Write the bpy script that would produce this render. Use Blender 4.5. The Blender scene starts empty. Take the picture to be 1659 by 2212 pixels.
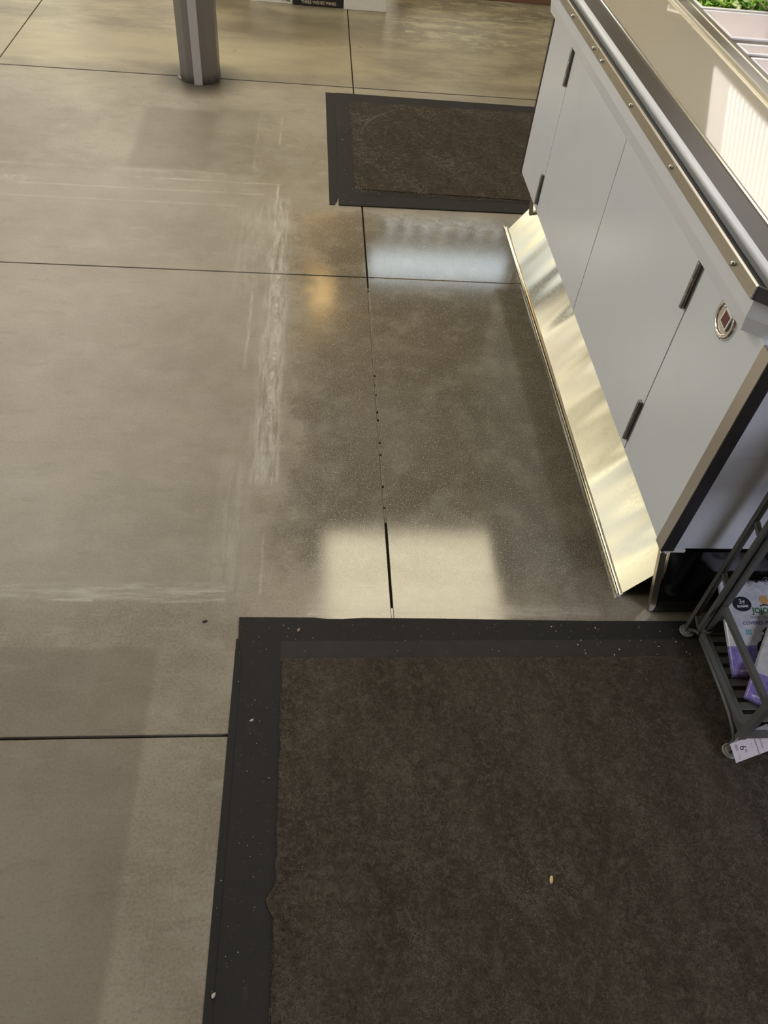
import bpy, bmesh, math, random
import numpy as np
from mathutils import Vector, Matrix

scene = bpy.context.scene
coll = scene.collection
random.seed(7)

# ------------------------------------------------------------------ camera
H = 1.606
cd = bpy.data.cameras.new('camera')
cam = bpy.data.objects.new('camera', cd)
coll.objects.link(cam)

def solve_rotation(a, b, g):
    B = np.array([[1, 0, 0], [0, 0, -1], [0, 1, 0]], float)
    ca, sa = math.cos(a), math.sin(a)
    Rx = np.array([[1, 0, 0], [0, ca, -sa], [0, sa, ca]])
    cb, sb = math.cos(b), math.sin(b)
    Rz = np.array([[cb, -sb, 0], [sb, cb, 0], [0, 0, 1]])
    cg, sg = math.cos(g), math.sin(g)
    Ry = np.array([[cg, -sg, 0], [sg, cg, 0], [0, 0, 1]])
    return Rz @ Rx @ B @ Ry


R = solve_rotation(0.84913185, 0.12577372, 0.15033134)
m = Matrix.Identity(4)
for k in range(3):
    m[k][0] = R[0][k]
    m[k][1] = -R[1][k]
    m[k][2] = -R[2][k]
m[0][3], m[1][3], m[2][3] = 0.0, 0.0, H
cam.matrix_world = m
cd.sensor_fit = 'VERTICAL'
cd.sensor_height = 36.0
cd.lens = 1660.0 / 2212.0 * 36.0
cd.clip_start = 0.02
cd.clip_end = 60
scene.camera = cam

# ------------------------------------------------------------------ light, exposure
scene.view_settings.view_transform = 'Standard'
scene.view_settings.look = 'None'
scene.view_settings.gamma = 1.0
scene.view_settings.exposure = 0.0
scene.view_settings.use_curve_mapping = False
try:
    scene.cycles.use_denoising = True
    scene.cycles.max_bounces = 6
    scene.cycles.use_adaptive_sampling = True
    scene.cycles.adaptive_threshold = 0.03
    scene.cycles.sample_clamp_indirect = 6.0
    scene.cycles.caustics_reflective = False
    scene.cycles.caustics_refractive = False
except Exception:
    pass
world = bpy.data.worlds.new('world')
scene.world = world
world.use_nodes = True
world.node_tree.nodes['Background'].inputs[0].default_value = (0.9, 0.85, 0.75, 1)
world.node_tree.nodes['Background'].inputs[1].default_value = 0.15

WARM = (1.0, 0.86, 0.62)
NEUT = (1.0, 0.95, 0.86)
COOL = (0.80, 0.93, 1.0)
# ceiling panels: x0, x1, y0, y1, colour, strength, label
PANELS = [
    (0.13, 1.50, 2.95, 3.95, (1.0, 0.89, 0.62), 8.5, 'cream ceiling light panel mirrored in front of the near mat'),
    (-3.1, -1.7, 0.9, 2.1, NEUT, 4.0, 'ceiling light panel left of the aisle nearest the camera'),
    (-3.1, -1.7, 3.3, 4.5, NEUT, 9.0, 'ceiling light panel left of the aisle, second from the camera'),
    (-3.1, -1.7, 5.7, 6.9, NEUT, 9.0, 'ceiling light panel left of the aisle, third from the camera'),
    (-3.1, -1.7, 8.1, 9.3, NEUT, 9.0, 'ceiling light panel left of the aisle, farthest from the camera'),
    (-6.0, -4.6, 1.2, 2.6, (0.92, 0.96, 1.0), 13.0, 'added unseen cool ceiling light panel near the left wall'),  # unseen panel added to brighten the cabinet faces
    (3.0, 4.4, 3.3, 4.5, NEUT, 6.0, 'ceiling light panel beyond the salad bar'),
    (2.0, 3.6, -2.4, -1.4, (0.78, 0.82, 1.0), 21.0, 'added unseen cool ceiling light panel behind the camera'),  # unseen panel added for the cool light on the cabinet's end
]


# ------------------------------------------------------------------ helpers
def tag(o, label=None, cat=None, group=None, kind=None):
    if label:
        o['label'] = label
    if cat:
        o['category'] = cat
    if group:
        o['group'] = group
    if kind:
        o['kind'] = kind
    return o


def empty(name, loc, label, cat, group=None):
    o = bpy.data.objects.new(name, None)
    o.empty_display_size = 0.05
    coll.objects.link(o)
    o.location = loc
    return tag(o, label, cat, group)


class MB:
    """collects shapes in world coordinates and links them as one mesh object"""

    def __init__(self):
        self.bm = bmesh.new()

    def box(self, x0, x1, y0, y1, z0, z1, bev=0.0, seg=2, mtx=None):
        r = bmesh.ops.create_cube(self.bm, size=1.0)
        vs = r['verts']
        for v in vs:
            v.co = Vector(((x0 + x1) / 2 + v.co.x * (x1 - x0), (y0 + y1) / 2 + v.co.y * (y1 - y0),
                           (z0 + z1) / 2 + v.co.z * (z1 - z0)))
        if mtx:
            for v in vs:
                v.co = mtx @ v.co
        if bev > 0:
            es = list({e for v in vs for e in v.link_edges})
            bmesh.ops.bevel(self.bm, geom=es, offset=bev, segments=seg, affect='EDGES', profile=0.5)
        return self

    def prism(self, pts, axis, a, b, bev=0.0):
        """closed polygon pts in the plane normal to axis, extruded from a to b"""
        def mk(p, t):
            if axis == 'y':
                return (p[0], t, p[1])
            if axis == 'x':
                return (t, p[0], p[1])
            return (p[0], p[1], t)
        v0 = [self.bm.verts.new(mk(p, a)) for p in pts]
        v1 = [self.bm.verts.new(mk(p, b)) for p in pts]
        n = len(pts)
        fs = [self.bm.faces.new(v0), self.bm.faces.new(v1[::-1])]
        for i in range(n):
            fs.append(self.bm.faces.new((v0[i], v1[i], v1[(i + 1) % n], v0[(i + 1) % n])))
        bmesh.ops.recalc_face_normals(self.bm, faces=fs)
        if bev > 0:
            es = list({e for f in fs for e in f.edges})
            bmesh.ops.bevel(self.bm, geom=es, offset=bev, segments=2, affect='EDGES', profile=0.5)
        return self

    def tube(self, path, r, n=8, sq=False, caps=True):
        pts = [Vector(p) for p in path]
        rings = []
        for i, p in enumerate(pts):
            if i == 0:
                t = pts[1] - pts[0]
            elif i == len(pts) - 1:
                t = pts[-1] - pts[-2]
            else:
                t = (pts[i + 1] - p).normalized() + (p - pts[i - 1]).normalized()
            t.normalize()
            up = Vector((1, 0, 0)) if abs(t.x) < 0.9 else Vector((0, 1, 0))
            a = t.cross(up).normalized()
            b = t.cross(a).normalized()
            ring = []
            nn = 4 if sq else n
            rr = r[i] if isinstance(r, (list, tuple)) else r
            for k in range(nn):
                th = 2 * math.pi * k / nn + (math.pi / 4 if sq else 0)
                q = rr * (1.414 if sq else 1.0)
                ring.append(self.bm.verts.new(p + a * math.cos(th) * q + b * math.sin(th) * q))
            rings.append(ring)
        for i in range(len(rings) - 1):
            A, Bq = rings[i], rings[i + 1]
            nn = len(A)
            for k in range(nn):
                self.bm.faces.new((A[k], A[(k + 1) % nn], Bq[(k + 1) % nn], Bq[k]))
        if caps:
            self.bm.faces.new(rings[0][::-1])
            self.bm.faces.new(rings[-1])
        return self

    def lathe(self, prof, origin, axis=Vector((0, 0, 1)), n=24):
        """prof: (radius, height) pairs about axis through origin"""
        q = Vector((0, 0, 1)).rotation_difference(Vector(axis))
        o = Vector(origin)
        rings = []
        for r_, h_ in prof:
            if r_ < 1e-6:
                rings.append([self.bm.verts.new(o + q @ Vector((0, 0, h_)))])
            else:
                rings.append([self.bm.verts.new(o + q @ Vector((r_ * math.cos(2 * math.pi * k / n),
                                                                r_ * math.sin(2 * math.pi * k / n), h_))) for k in range(n)])
        for A, Bq in zip(rings, rings[1:]):
            for k in range(n):
                k2 = (k + 1) % n
                if len(A) == 1 and len(Bq) == 1:
                    continue
                if len(A) == 1:
                    self.bm.faces.new((A[0], Bq[k2], Bq[k]))
                elif len(Bq) == 1:
                    self.bm.faces.new((A[k], A[k2], Bq[0]))
                else:
                    self.bm.faces.new((A[k], A[k2], Bq[k2], Bq[k]))
        return self

    def build(self, name, mat, parent=None, smooth=None, at=None):
        bmesh.ops.recalc_face_normals(self.bm, faces=self.bm.faces[:])
        me = bpy.data.meshes.new(name)
        base = Vector((0, 0, 0))
        if parent is not None:
            base = Vector(parent.matrix_world.translation) if parent.parent is None else None
            if base is None:
                base = wloc(parent)
            else:
                base = wloc(parent)
        elif at is not None:
            base = Vector(at)
        if base.length > 0:
            bmesh.ops.translate(self.bm, verts=self.bm.verts[:], vec=-base)
        self.bm.to_mesh(me)
        self.bm.free()
        o = bpy.data.objects.new(name, me)
        coll.objects.link(o)
        if parent is not None:
            o.parent = parent
        elif at is not None:
            o.location = at
        if mat:
            me.materials.append(mat)
        if smooth:
            me.polygons.foreach_set('use_smooth', [True] * len(me.polygons))
            if smooth is not True:
                try:
                    me.set_sharp_from_angle(angle=math.radians(smooth))
                except Exception:
                    pass
        return o


def wloc(o):
    v = Vector((0, 0, 0))
    while o is not None:
        v = v + Vector(o.location)
        o = o.parent
    return v


# ------------------------------------------------------------------ node helper
class NT:
    def __init__(self, name):
        self.mat = bpy.data.materials.new(name)
        self.mat.use_nodes = True
        self.t = self.mat.node_tree
        self.n = self.t.nodes
        self.bsdf = self.n['Principled BSDF']
        tc = self.n.new('ShaderNodeTexCoord')
        self.obj = tc.outputs['Object']
        self.uv = tc.outputs['UV']

    def put(self, sock, v):
        if isinstance(v, (int, float)):
            sock.default_value = v
        elif isinstance(v, tuple):
            sock.default_value = v if len(v) == 4 or sock.type == 'VECTOR' else (*v, 1)
        else:
            self.t.links.new(v, sock)

    def math(self, op, a, b=0.0, c=None, clamp=False):
        nd = self.n.new('ShaderNodeMath')
        nd.operation = op
        nd.use_clamp = clamp
        self.put(nd.inputs[0], a)
        self.put(nd.inputs[1], b)
        if c is not None:
            self.put(nd.inputs[2], c)
        return nd.outputs[0]

    def add(self, a, b): return self.math('ADD', a, b)
    def sub(self, a, b): return self.math('SUBTRACT', a, b)
    def mul(self, a, b): return self.math('MULTIPLY', a, b)

    def step(self, v, a, b, lo=0.0, hi=1.0):
        nd = self.n.new('ShaderNodeMapRange')
        nd.interpolation_type = 'SMOOTHSTEP'
        self.put(nd.inputs[0], v)
        self.put(nd.inputs[1], a)
        self.put(nd.inputs[2], b)
        self.put(nd.inputs[3], lo)
        self.put(nd.inputs[4], hi)
        return nd.outputs[0]

    def noise(self, scale, detail=3.0, rough=0.55, vec=None, dist=0.0, out=0):
        nd = self.n.new('ShaderNodeTexNoise')
        self.put(nd.inputs['Vector'], vec if vec is not None else self.obj)
        nd.inputs['Scale'].default_value = scale
        nd.inputs['Detail'].default_value = detail
        nd.inputs['Roughness'].default_value = rough
        nd.inputs['Distortion'].default_value = dist
        return nd.outputs[out]

    def voro(self, scale, vec=None, feat='F1', out=0, rnd=1.0):
        nd = self.n.new('ShaderNodeTexVoronoi')
        nd.feature = feat
        self.put(nd.inputs['Vector'], vec if vec is not None else self.obj)
        nd.inputs['Scale'].default_value = scale
        nd.inputs['Randomness'].default_value = rnd
        return nd.outputs[out]

    def mapping(self, scale=(1, 1, 1), rot=(0, 0, 0), loc=(0, 0, 0), vec=None):
        nd = self.n.new('ShaderNodeMapping')
        self.put(nd.inputs[0], vec if vec is not None else self.obj)
        nd.inputs['Location'].default_value = loc
        nd.inputs['Rotation'].default_value = rot
        nd.inputs['Scale'].default_value = scale
        return nd.outputs[0]

    def sep(self, vec=None):
        nd = self.n.new('ShaderNodeSeparateXYZ')
        self.put(nd.inputs[0], vec if vec is not None else self.obj)
        return nd.outputs

    def mix(self, f, a, b, mode='MIX'):
        nd = self.n.new('ShaderNodeMix')
        nd.data_type = 'RGBA'
        nd.blend_type = mode
        self.put(nd.inputs[0], f)
        self.put(nd.inputs[6], a)
        self.put(nd.inputs[7], b)
        return nd.outputs[2]

    def bump(self, h, strength=0.2, dist=0.002):
        nd = self.n.new('ShaderNodeBump')
        nd.inputs['Strength'].default_value = strength
        nd.inputs['Distance'].default_value = dist
        self.put(nd.inputs['Height'], h)
        self.t.links.new(nd.outputs[0], self.bsdf.inputs['Normal'])

    def set(self, **k):
        for key, v in k.items():
            self.put(self.bsdf.inputs[key.replace('_', ' ')], v)
        return self.mat


def simple(name, col, rough=0.5, metal=0.0, var=0.06, scale=12.0, bump=0.0, bscale=200.0, spec=0.5):
    t = NT(name)
    nz = t.noise(scale, 3)
    c2 = tuple(max(0, min(1, c * (1 - var))) for c in col)
    c3 = tuple(max(0, min(1, c * (1 + var))) for c in col)
    colr = t.mix(nz, c2, c3)
    t.set(Base_Color=colr, Roughness=rough, Metallic=metal, Specular_IOR_Level=spec)
    if bump:
        t.bump(t.noise(bscale, 2), bump, 0.001)
    return t.mat


def emission(name, col, strength):
    t = NT(name)
    t.set(Base_Color=(0.2, 0.2, 0.2), Emission_Color=col, Emission_Strength=strength)
    return t.mat


# ------------------------------------------------------------------ floor material
def floor_material():
    t = NT('polished_concrete')
    warp = t.noise(1.3, 4, 0.6, out=1)
    nd = t.n.new('ShaderNodeVectorMath'); nd.operation = 'SUBTRACT'
    t.put(nd.inputs[0], warp); nd.inputs[1].default_value = (0.5, 0.5, 0.5)
    fine = t.noise(14, 4, 0.65, out=1)
    nd2 = t.n.new('ShaderNodeVectorMath'); nd2.operation = 'SUBTRACT'
    t.put(nd2.inputs[0], fine); nd2.inputs[1].default_value = (0.5, 0.5, 0.5)

    def warped(a, b):
        s1 = t.n.new('ShaderNodeVectorMath'); s1.operation = 'SCALE'
        t.put(s1.inputs[0], nd.outputs[0]); s1.inputs['Scale'].default_value = a
        s2 = t.n.new('ShaderNodeVectorMath'); s2.operation = 'SCALE'
        t.put(s2.inputs[0], nd2.outputs[0]); s2.inputs['Scale'].default_value = b
        ad = t.n.new('ShaderNodeVectorMath'); ad.operation = 'ADD'
        t.put(ad.inputs[0], t.obj); t.put(ad.inputs[1], s1.outputs[0])
        ad2 = t.n.new('ShaderNodeVectorMath'); ad2.operation = 'ADD'
        t.put(ad2.inputs[0], ad.outputs[0]); t.put(ad2.inputs[1], s2.outputs[0])
        return t.sep(ad2.outputs[0])
    tight = warped(0.015, 0.012)
    loose = warped(0.30, 0.10)

    def boxm(c, x0, x1, y0, y1, sx, sy=None):
        sy = sx if sy is None else sy
        a = t.step(c[0], x0 - sx, x0 + sx)
        b = t.step(c[0], x1 - sx, x1 + sx, 1.0, 0.0)
        d = t.step(c[1], y0 - sy, y0 + sy)
        e = t.step(c[1], y1 - sy, y1 + sy, 1.0, 0.0)
        return t.mul(t.mul(a, b), t.mul(d, e))

    big = t.noise(1.6, 6, 0.66)
    streak = t.noise(3.0, 9, 0.70, t.mapping((0.8, 1.9, 1), (0, 0, 0.03)))
    mid = t.noise(9, 5, 0.65)
    fin = t.noise(160, 3, 0.7)
    speck = t.noise(330, 2, 0.6)
    flake = t.voro(190)

    # bare worn concrete
    col = t.mix(t.step(big, 0.34, 0.66), (0.196, 0.168, 0.124), (0.315, 0.278, 0.216))
    col = t.mix(t.mul(t.step(mid, 0.42, 0.66), 0.40), col, (0.345, 0.318, 0.262))
    hs = t.noise(8, 6, 0.72, t.mapping((0.8, 2.4, 1)))
    col = t.mix(t.mul(t.step(hs, 0.46, 0.34), 0.45), col, (0.165, 0.142, 0.105))
    col = t.mix(t.mul(t.step(hs, 0.55, 0.68), 0.40), col, (0.38, 0.35, 0.28))
    col = t.mix(t.mul(t.step(fin, 0.45, 0.70), 0.45), col, (0.36, 0.325, 0.265))
    col = t.mix(t.mul(t.step(fin, 0.48, 0.28), 0.55), col, (0.150, 0.125, 0.092))
    # far strip: streaks, yellowed to paint in the warm glancing reflection
    far = t.step(loose[1], 4.1, 4.6)
    stcol = t.mix(t.step(streak, 0.36, 0.66), (0.185, 0.155, 0.100), (0.36, 0.31, 0.20))
    col = t.mix(t.mul(far, 0.8), col, stcol)
    col = t.mix(t.mul(boxm(loose, -1.9, 0.30, 4.52, 4.98, 0.25, 0.10), 0.55), col, (0.40, 0.345, 0.205))  # yellow glow of that reflection painted as a paler band
    col = t.mix(t.mul(boxm(loose, -0.45, 0.60, 5.02, 5.50, 0.2, 0.10), 0.50), col, (0.150, 0.128, 0.085))  # darker band set against the painted glow
    # flaking light patches far right
    flk = t.noise(5.0, 9, 0.72, t.mapping((1, 2.2, 1)))
    fm = t.mul(t.step(flk, 0.50, 0.56), boxm(loose, 0.45, 1.7, 5.1, 6.4, 0.2))
    col = t.mix(t.mul(fm, 0.75), col, (0.43, 0.395, 0.25))
    # ghost of an old mat on the left: slightly greyer field
    ghost = boxm(tight, -3.2, -0.14, 1.11, 3.28, 0.02)
    col = t.mix(t.mul(ghost, 0.38), col, (0.300, 0.272, 0.225))
    # darker patches where other mats lay
    for (x0, x1, y0, y1, s, k) in ((-0.80, -0.45, 3.36, 3.98, 0.025, 0.45), (-0.45, -0.26, 3.33, 4.02, 0.02, 0.26),
                                   (-3.0, -0.345, -0.6, 0.965, 0.010, 0.45), (-1.9, -1.2, 3.4, 4.0, 0.15, 0.3),
                                   (-3.0, -0.16, -0.6, 1.09, 0.03, 0.12), (-1.6, -0.60, 1.0, 1.06, 0.02, 0.15)):
        col = t.mix(t.mul(boxm(tight, x0, x1, y0, y1, s), k), col, (0.135, 0.112, 0.082))
    # polished worn lane on the right: dark matrix with pale aggregate
    lane = boxm(loose, -0.035, 1.4, 1.15, 3.02, 0.15, 0.14)
    lane = t.step(t.add(lane, t.mul(t.sub(t.noise(34, 8, 0.85), 0.5), 0.75)), 0.05, 0.95)
    lanecol = t.mix(t.step(big, 0.35, 0.65), (0.092, 0.079, 0.060), (0.135, 0.118, 0.092))
    lanecol = t.mix(t.mul(t.step(mid, 0.46, 0.70), 0.65), lanecol, (0.225, 0.208, 0.172))
    agg = t.step(speck, 0.53, 0.60)
    agg2 = t.mul(t.step(flake, 0.30, 0.18), t.step(t.voro(190, out=1), 0.60, 0.68))
    lanecol = t.mix(t.mul(agg, 0.80), lanecol, (0.34, 0.30, 0.225))
    lanecol = t.mix(t.mul(agg2, 0.85), lanecol, (0.52, 0.46, 0.35))
    col = t.mix(t.mul(lane, 0.92), col, lanecol)
    # chalky residue lines left by mat edges
    gate = t.step(t.noise(26, 6, 0.75, t.mapping((1, 1, 1))), 0.40, 0.66)
    gatex = t.step(t.noise(30, 6, 0.75, t.mapping((0.22, 2.0, 1))), 0.38, 0.68)
    gatey = t.step(t.noise(30, 6, 0.75, t.mapping((2.0, 0.22, 1))), 0.38, 0.68)
    res = None
    for (x0, x1, y0, y1, s, k, g) in (
            (-0.165, -0.085, 1.50, 3.16, 0.022, 0.75, gatey), (-0.128, -0.112, 1.70, 2.60, 0.006, 1.0, gate),
            (-0.30, -0.085, 2.45, 3.10, 0.07, 0.28, gatey), (-0.215, -0.205, 2.0, 2.45, 0.004, 0.55, gatey),
            (-0.75, -0.14, 3.262, 3.274, 0.004, 0.62, gatex), (-1.20, -0.20, 3.165, 3.178, 0.005, 0.55, gatex),
            (-0.150, -0.140, 3.02, 3.27, 0.004, 0.9, gatey), (-1.35, -0.30, 3.06, 3.075, 0.006, 0.4, gatex),
            (-1.6, -0.36, 3.33, 3.35, 0.012, 0.35, gatex), (-0.85, -0.20, 1.105, 1.150, 0.012, 0.62, gatex),
            (-0.69, -0.52, 1.098, 1.108, 0.004, 0.95, gatex), (-0.40, -0.20, 1.095, 1.108, 0.005, 0.8, gatex),
            (-0.24, -0.17, 1.12, 1.60, 0.03, 0.30, gatey), (-0.120, -0.112, 1.12, 1.32, 0.003, 0.5, gatey),
            (0.0, 0.75, 1.052, 1.085, 0.012, 0.45, gatex), (-0.155, -0.145, 3.65, 3.95, 0.004, 0.5, gatey),
            (-1.35, -1.18, 3.19, 3.24, 0.02, 0.5, gate), (-0.26, -0.252, 3.40, 4.0, 0.004, 0.3, gatey),
            (0.30, 0.78, 2.95, 3.06, 0.05, 0.45, gate)):
        mk = t.mul(t.mul(boxm(tight, x0, x1, y0, y1, s), g), k)
        res = mk if res is None else t.math('MAXIMUM', res, mk)
    col = t.mix(res, col, (0.52, 0.50, 0.44))
    # dark grime and painted contact shadow around the column foot
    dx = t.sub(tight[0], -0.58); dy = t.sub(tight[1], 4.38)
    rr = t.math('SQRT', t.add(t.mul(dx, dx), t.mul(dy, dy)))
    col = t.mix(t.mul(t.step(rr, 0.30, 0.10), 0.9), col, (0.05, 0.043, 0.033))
    # stray dark marks
    dots = t.mul(t.step(t.voro(3.1), 0.045, 0.02), t.step(t.voro(3.1, out=1), 0.5, 0.55))
    col = t.mix(t.mul(dots, 0.55), col, (0.07, 0.06, 0.05))
    pits = t.step(t.noise(75, 3, 0.6), 0.70, 0.76)
    col = t.mix(t.mul(pits, 0.35), col, (0.12, 0.10, 0.075))

    r = t.step(mid, 0.3, 0.7, 0.36, 0.50)
    front = boxm(loose, -0.02, 1.5, 0.9, 1.25, 0.10)
    r = t.add(t.mul(front, t.sub(0.13, r)), r)
    r = t.add(t.mul(lane, t.sub(0.085, r)), r)
    r = t.add(r, t.mul(res, 0.22))
    r = t.add(t.mul(far, t.mul(t.sub(0.34, r), 0.8)), r)
    r = t.add(r, t.mul(t.sub(speck, 0.5), 0.12))
    t.set(Base_Color=col, Roughness=r, Specular_IOR_Level=t.add(0.42, t.mul(t.math('MAXIMUM', lane, front), 0.30)))
    hgt = t.add(t.mul(speck, 0.5), t.mul(mid, 0.6))
    t.bump(hgt, 0.05, 0.002)
    return t.mat


M = {}
M['floor'] = floor_material()
M['joint'] = simple('joint_dirt', (0.028, 0.022, 0.017), 0.85, var=0.3, scale=60)
M['filler'] = simple('joint_filler_grit', (0.22, 0.19, 0.14), 0.8, var=0.35, scale=150, bump=0.4)
M['ceiling'] = simple('ceiling_paint', (0.70, 0.64, 0.52), 0.8)
M['wall'] = simple('wall_paint', (0.52, 0.45, 0.34), 0.7)
M['wall_dark'] = simple('wall_dark_paint', (0.16, 0.14, 0.12), 0.7)
M['housing'] = simple('lamp_housing', (0.8, 0.8, 0.78), 0.4)

# ------------------------------------------------------------------ room shell
XJ = [-7.0895, -5.2640, -3.4385, -1.6130, 0.2140, 2.0395, 3.8650, 5.6905]
YJ = [-2.9060, -1.0798, 0.7464, 2.5720, 4.3940, 6.2200, 8.0460, 9.8720]
GAP = 0.0030
fl = MB().box(-7.1, 5.7, -2.91, 9.88, -0.06, -0.012).build('floor', M['joint'])
tag(fl, kind='structure')
for i in range(len(XJ) - 1):
    for j in range(len(YJ) - 1):
        x0, x1 = XJ[i] + GAP, XJ[i + 1] - GAP
        y0, y1 = YJ[j] + GAP * (2.0 if j == 4 else 1.0), YJ[j + 1] - GAP * (2.0 if j == 3 else 1.0)
        b = MB()
        b.box(x0, x1, y0, y1, -0.0125, 0.0, 0.0012, 1)
        b.build('concrete_slab', M['floor'], fl)
# dark sealant and grit that fill the saw cuts
for i in range(len(XJ) - 1):
    MB().box(XJ[i] + GAP, XJ[i + 1] - GAP, 4.3882, 4.3998, -0.0118, -0.0012).build('joint_sealant', M['joint'], fl)
MB().box(0.2112, 0.2168, 1.046, 1.078, -0.0118, -0.0002, 0.0008).build('joint_filler', M['floor'], fl)
b = MB()
rs = random.Random(3)
y = 1.36
while y < 2.50:
    dy = rs.uniform(0.012, 0.03)
    gap_ = 0.0 if rs.random() < 0.8 else rs.uniform(0.004, 0.012)
    b.box(0.2114, 0.2166, y, y + dy, -0.0118, -0.0012 - rs.random() * 0.0012, 0.0006, 1)
    y += dy + gap_
o = b.build('joint_grit', M['filler'], fl)
tag(o, 'pale grit packed into the saw cut', kind='stuff')
b = MB()
x = 0.24
while x < 0.90:
    dx = rs.uniform(0.02, 0.05)
    b.box(x, x + dx, 2.5692, 2.5748, -0.0118, -0.0010 - rs.random() * 0.0010, 0.0006, 1)
    x += dx
o = b.build('joint_grit', M['filler'], fl)
tag(o, 'pale grit packed into the cross cut', kind='stuff')

tag(MB().box(-7.1, 5.7, -2.91, 9.88, 3.25, 3.32).build('ceiling', M['ceiling']), kind='structure')
tag(MB().box(-7.2, -7.1, -2.91, 9.88, 0, 3.25).build('wall_left', M['wall']), kind='structure')
tag(MB().box(5.7, 5.8, -2.91, 9.88, 0, 3.25).build('wall_right', M['wall']), kind='structure')
tag(MB().box(-7.1, 5.7, 9.88, 9.98, 0, 3.25).build('wall_back', M['wall']), kind='structure')
tag(MB().box(-7.1, 5.7, -3.01, -2.91, 0, 3.25).build('wall_front', M['wall_dark']), kind='structure')

for (x0, x1, y0, y1, colr, st, lab) in PANELS:
    r_ = empty('ceiling_light', ((x0 + x1) / 2, (y0 + y1) / 2, 3.25), lab, 'ceiling light', 'ceiling light panels')
    b = MB()
    for a in ((x0 - .03, x1 + .03, y0 - .03, y0), (x0 - .03, x1 + .03, y1, y1 + .03), (x0 - .03, x0, y0, y1), (x1, x1 + .03, y0, y1)):
        b.box(*a, 3.19, 3.25)
    b.build('frame', M['housing'], r_)
    MB().box(x0, x1, y0, y1, 3.20, 3.25).build('diffuser', emission('panel_glow', colr, st), r_)

# ------------------------------------------------------------------ column
M['column'] = None


def column_mat():
    t = NT('column_paint')
    z = t.sep()[2]
    n1 = t.noise(14, 5, 0.65, t.mapping((1, 1, 0.35)))
    c = t.mix(n1, (0.170, 0.154, 0.148), (0.225, 0.205, 0.195))
    sc = t.mul(t.step(n1, 0.60, 0.70), t.step(z, 0.30, 0.05))
    c = t.mix(t.mul(sc, 0.5), c, (0.20, 0.175, 0.12))
    dirt_shade = t.mul(t.step(t.add(z, t.mul(t.noise(40, 4), 0.05)), 0.085, 0.02), 0.8)  # dirt ring with the contact shadow painted in
    c = t.mix(dirt_shade, c, (0.035, 0.03, 0.026))
    t.set(Base_Color=c, Roughness=0.38)
    t.bump(t.noise(60, 3), 0.08, 0.002)
    return t.mat


M['column'] = column_mat()
M['strip'] = simple('strip_grey', (0.42, 0.40, 0.415), 0.35, 0.0, var=0.12, scale=30)
M['tear'] = simple('pale_sealant', (0.34, 0.32, 0.28), 0.5)
col = empty('column', (-0.585, 4.395, 0), 'dark grey painted steel column with a pale strip down its front, rising from the floor joint', 'column')
cx, cy, hw, ch = -0.583, 4.402, 0.096, 0.040
oct_ = [(cx - hw + ch, cy - hw), (cx - 0.016, cy - hw - 0.012), (cx + 0.016, cy - hw - 0.012), (cx + hw - ch, cy - hw), (cx + hw, cy - hw + ch), (cx + hw, cy + hw - ch),
        (cx + hw - ch, cy + hw), (cx - hw + ch, cy + hw), (cx - hw, cy + hw - ch), (cx - hw, cy - hw + ch)]
MB().prism(oct_, 'z', 0.0, 3.25, 0.004).build('shaft', M['column'], col, 40)
MB().box(cx - 0.022, cx + 0.020, cy - hw - 0.020, cy - hw - 0.010, -0.0, 3.25, 0.002).build('face_strip', M['strip'], col)
b = MB()
for k, (x, y) in enumerate(((-0.692, 4.375), (-0.676, 4.352), (-0.660, 4.338), (-0.685, 4.362))):
    b.lathe([(0.0, 0.0), (0.007, 0.0), (0.008, 0.004), (0.005, 0.008), (0, 0.009)], (x, y, 0), n=8)
b.build('sealant_lump', M['tear'], col, True)

# ------------------------------------------------------------------ cartons at the far end
M['card_white'] = simple('white_card', (0.72, 0.70, 0.68), 0.6, var=0.05, scale=30)
M['card_black'] = simple('black_card', (0.018, 0.016, 0.016), 0.45, var=0.2)
M['card_brown'] = simple('brown_card', (0.20, 0.13, 0.07), 0.75, var=0.1, scale=30)
M['ink'] = simple('black_ink', (0.02, 0.02, 0.022), 0.6)
M['gold_ink'] = simple('pale_gold_ink', (0.55, 0.50, 0.40), 0.5)
M['tape'] = simple('packing_tape', (0.45, 0.36, 0.22), 0.25)


def text_mesh(s, size, align='CENTER', bold=0.0, spacing=1.0):
    c = bpy.data.curves.new('lettering', 'FONT')
    c.body = s
    c.size = size
    c.align_x = align
    c.offset = bold
    c.space_character = spacing
    c.resolution_u = 3
    o = bpy.data.objects.new('lettering', c)
    coll.objects.link(o)
    dg = bpy.context.evaluated_depsgraph_get()
    ev = o.evaluated_get(dg)
    me = bpy.data.meshes.new_from_object(ev)
    bm = bmesh.new()
    bm.from_mesh(me)
    bmesh.ops.triangulate(bm, faces=bm.faces[:])
    vs = [v.co.copy() for v in bm.verts]
    fs = [[v.index for v in f.verts] for f in bm.faces]
    bm.free()
    bpy.data.objects.remove(o)
    bpy.data.curves.remove(c)
    bpy.data.meshes.remove(me)
    return vs, fs


def mapped(name, vs, fs, fn, mat, parent, label=None):
    me = bpy.data.meshes.new(name)
    base = wloc(parent)
    me.from_pydata([tuple(Vector(fn(v)) - base) for v in vs], [], fs)
    me.materials.append(mat)
    o = bpy.data.objects.new(name, me)
    coll.objects.link(o)
    o.parent = parent
    if label:
        o['label'] = label
    return o


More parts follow.
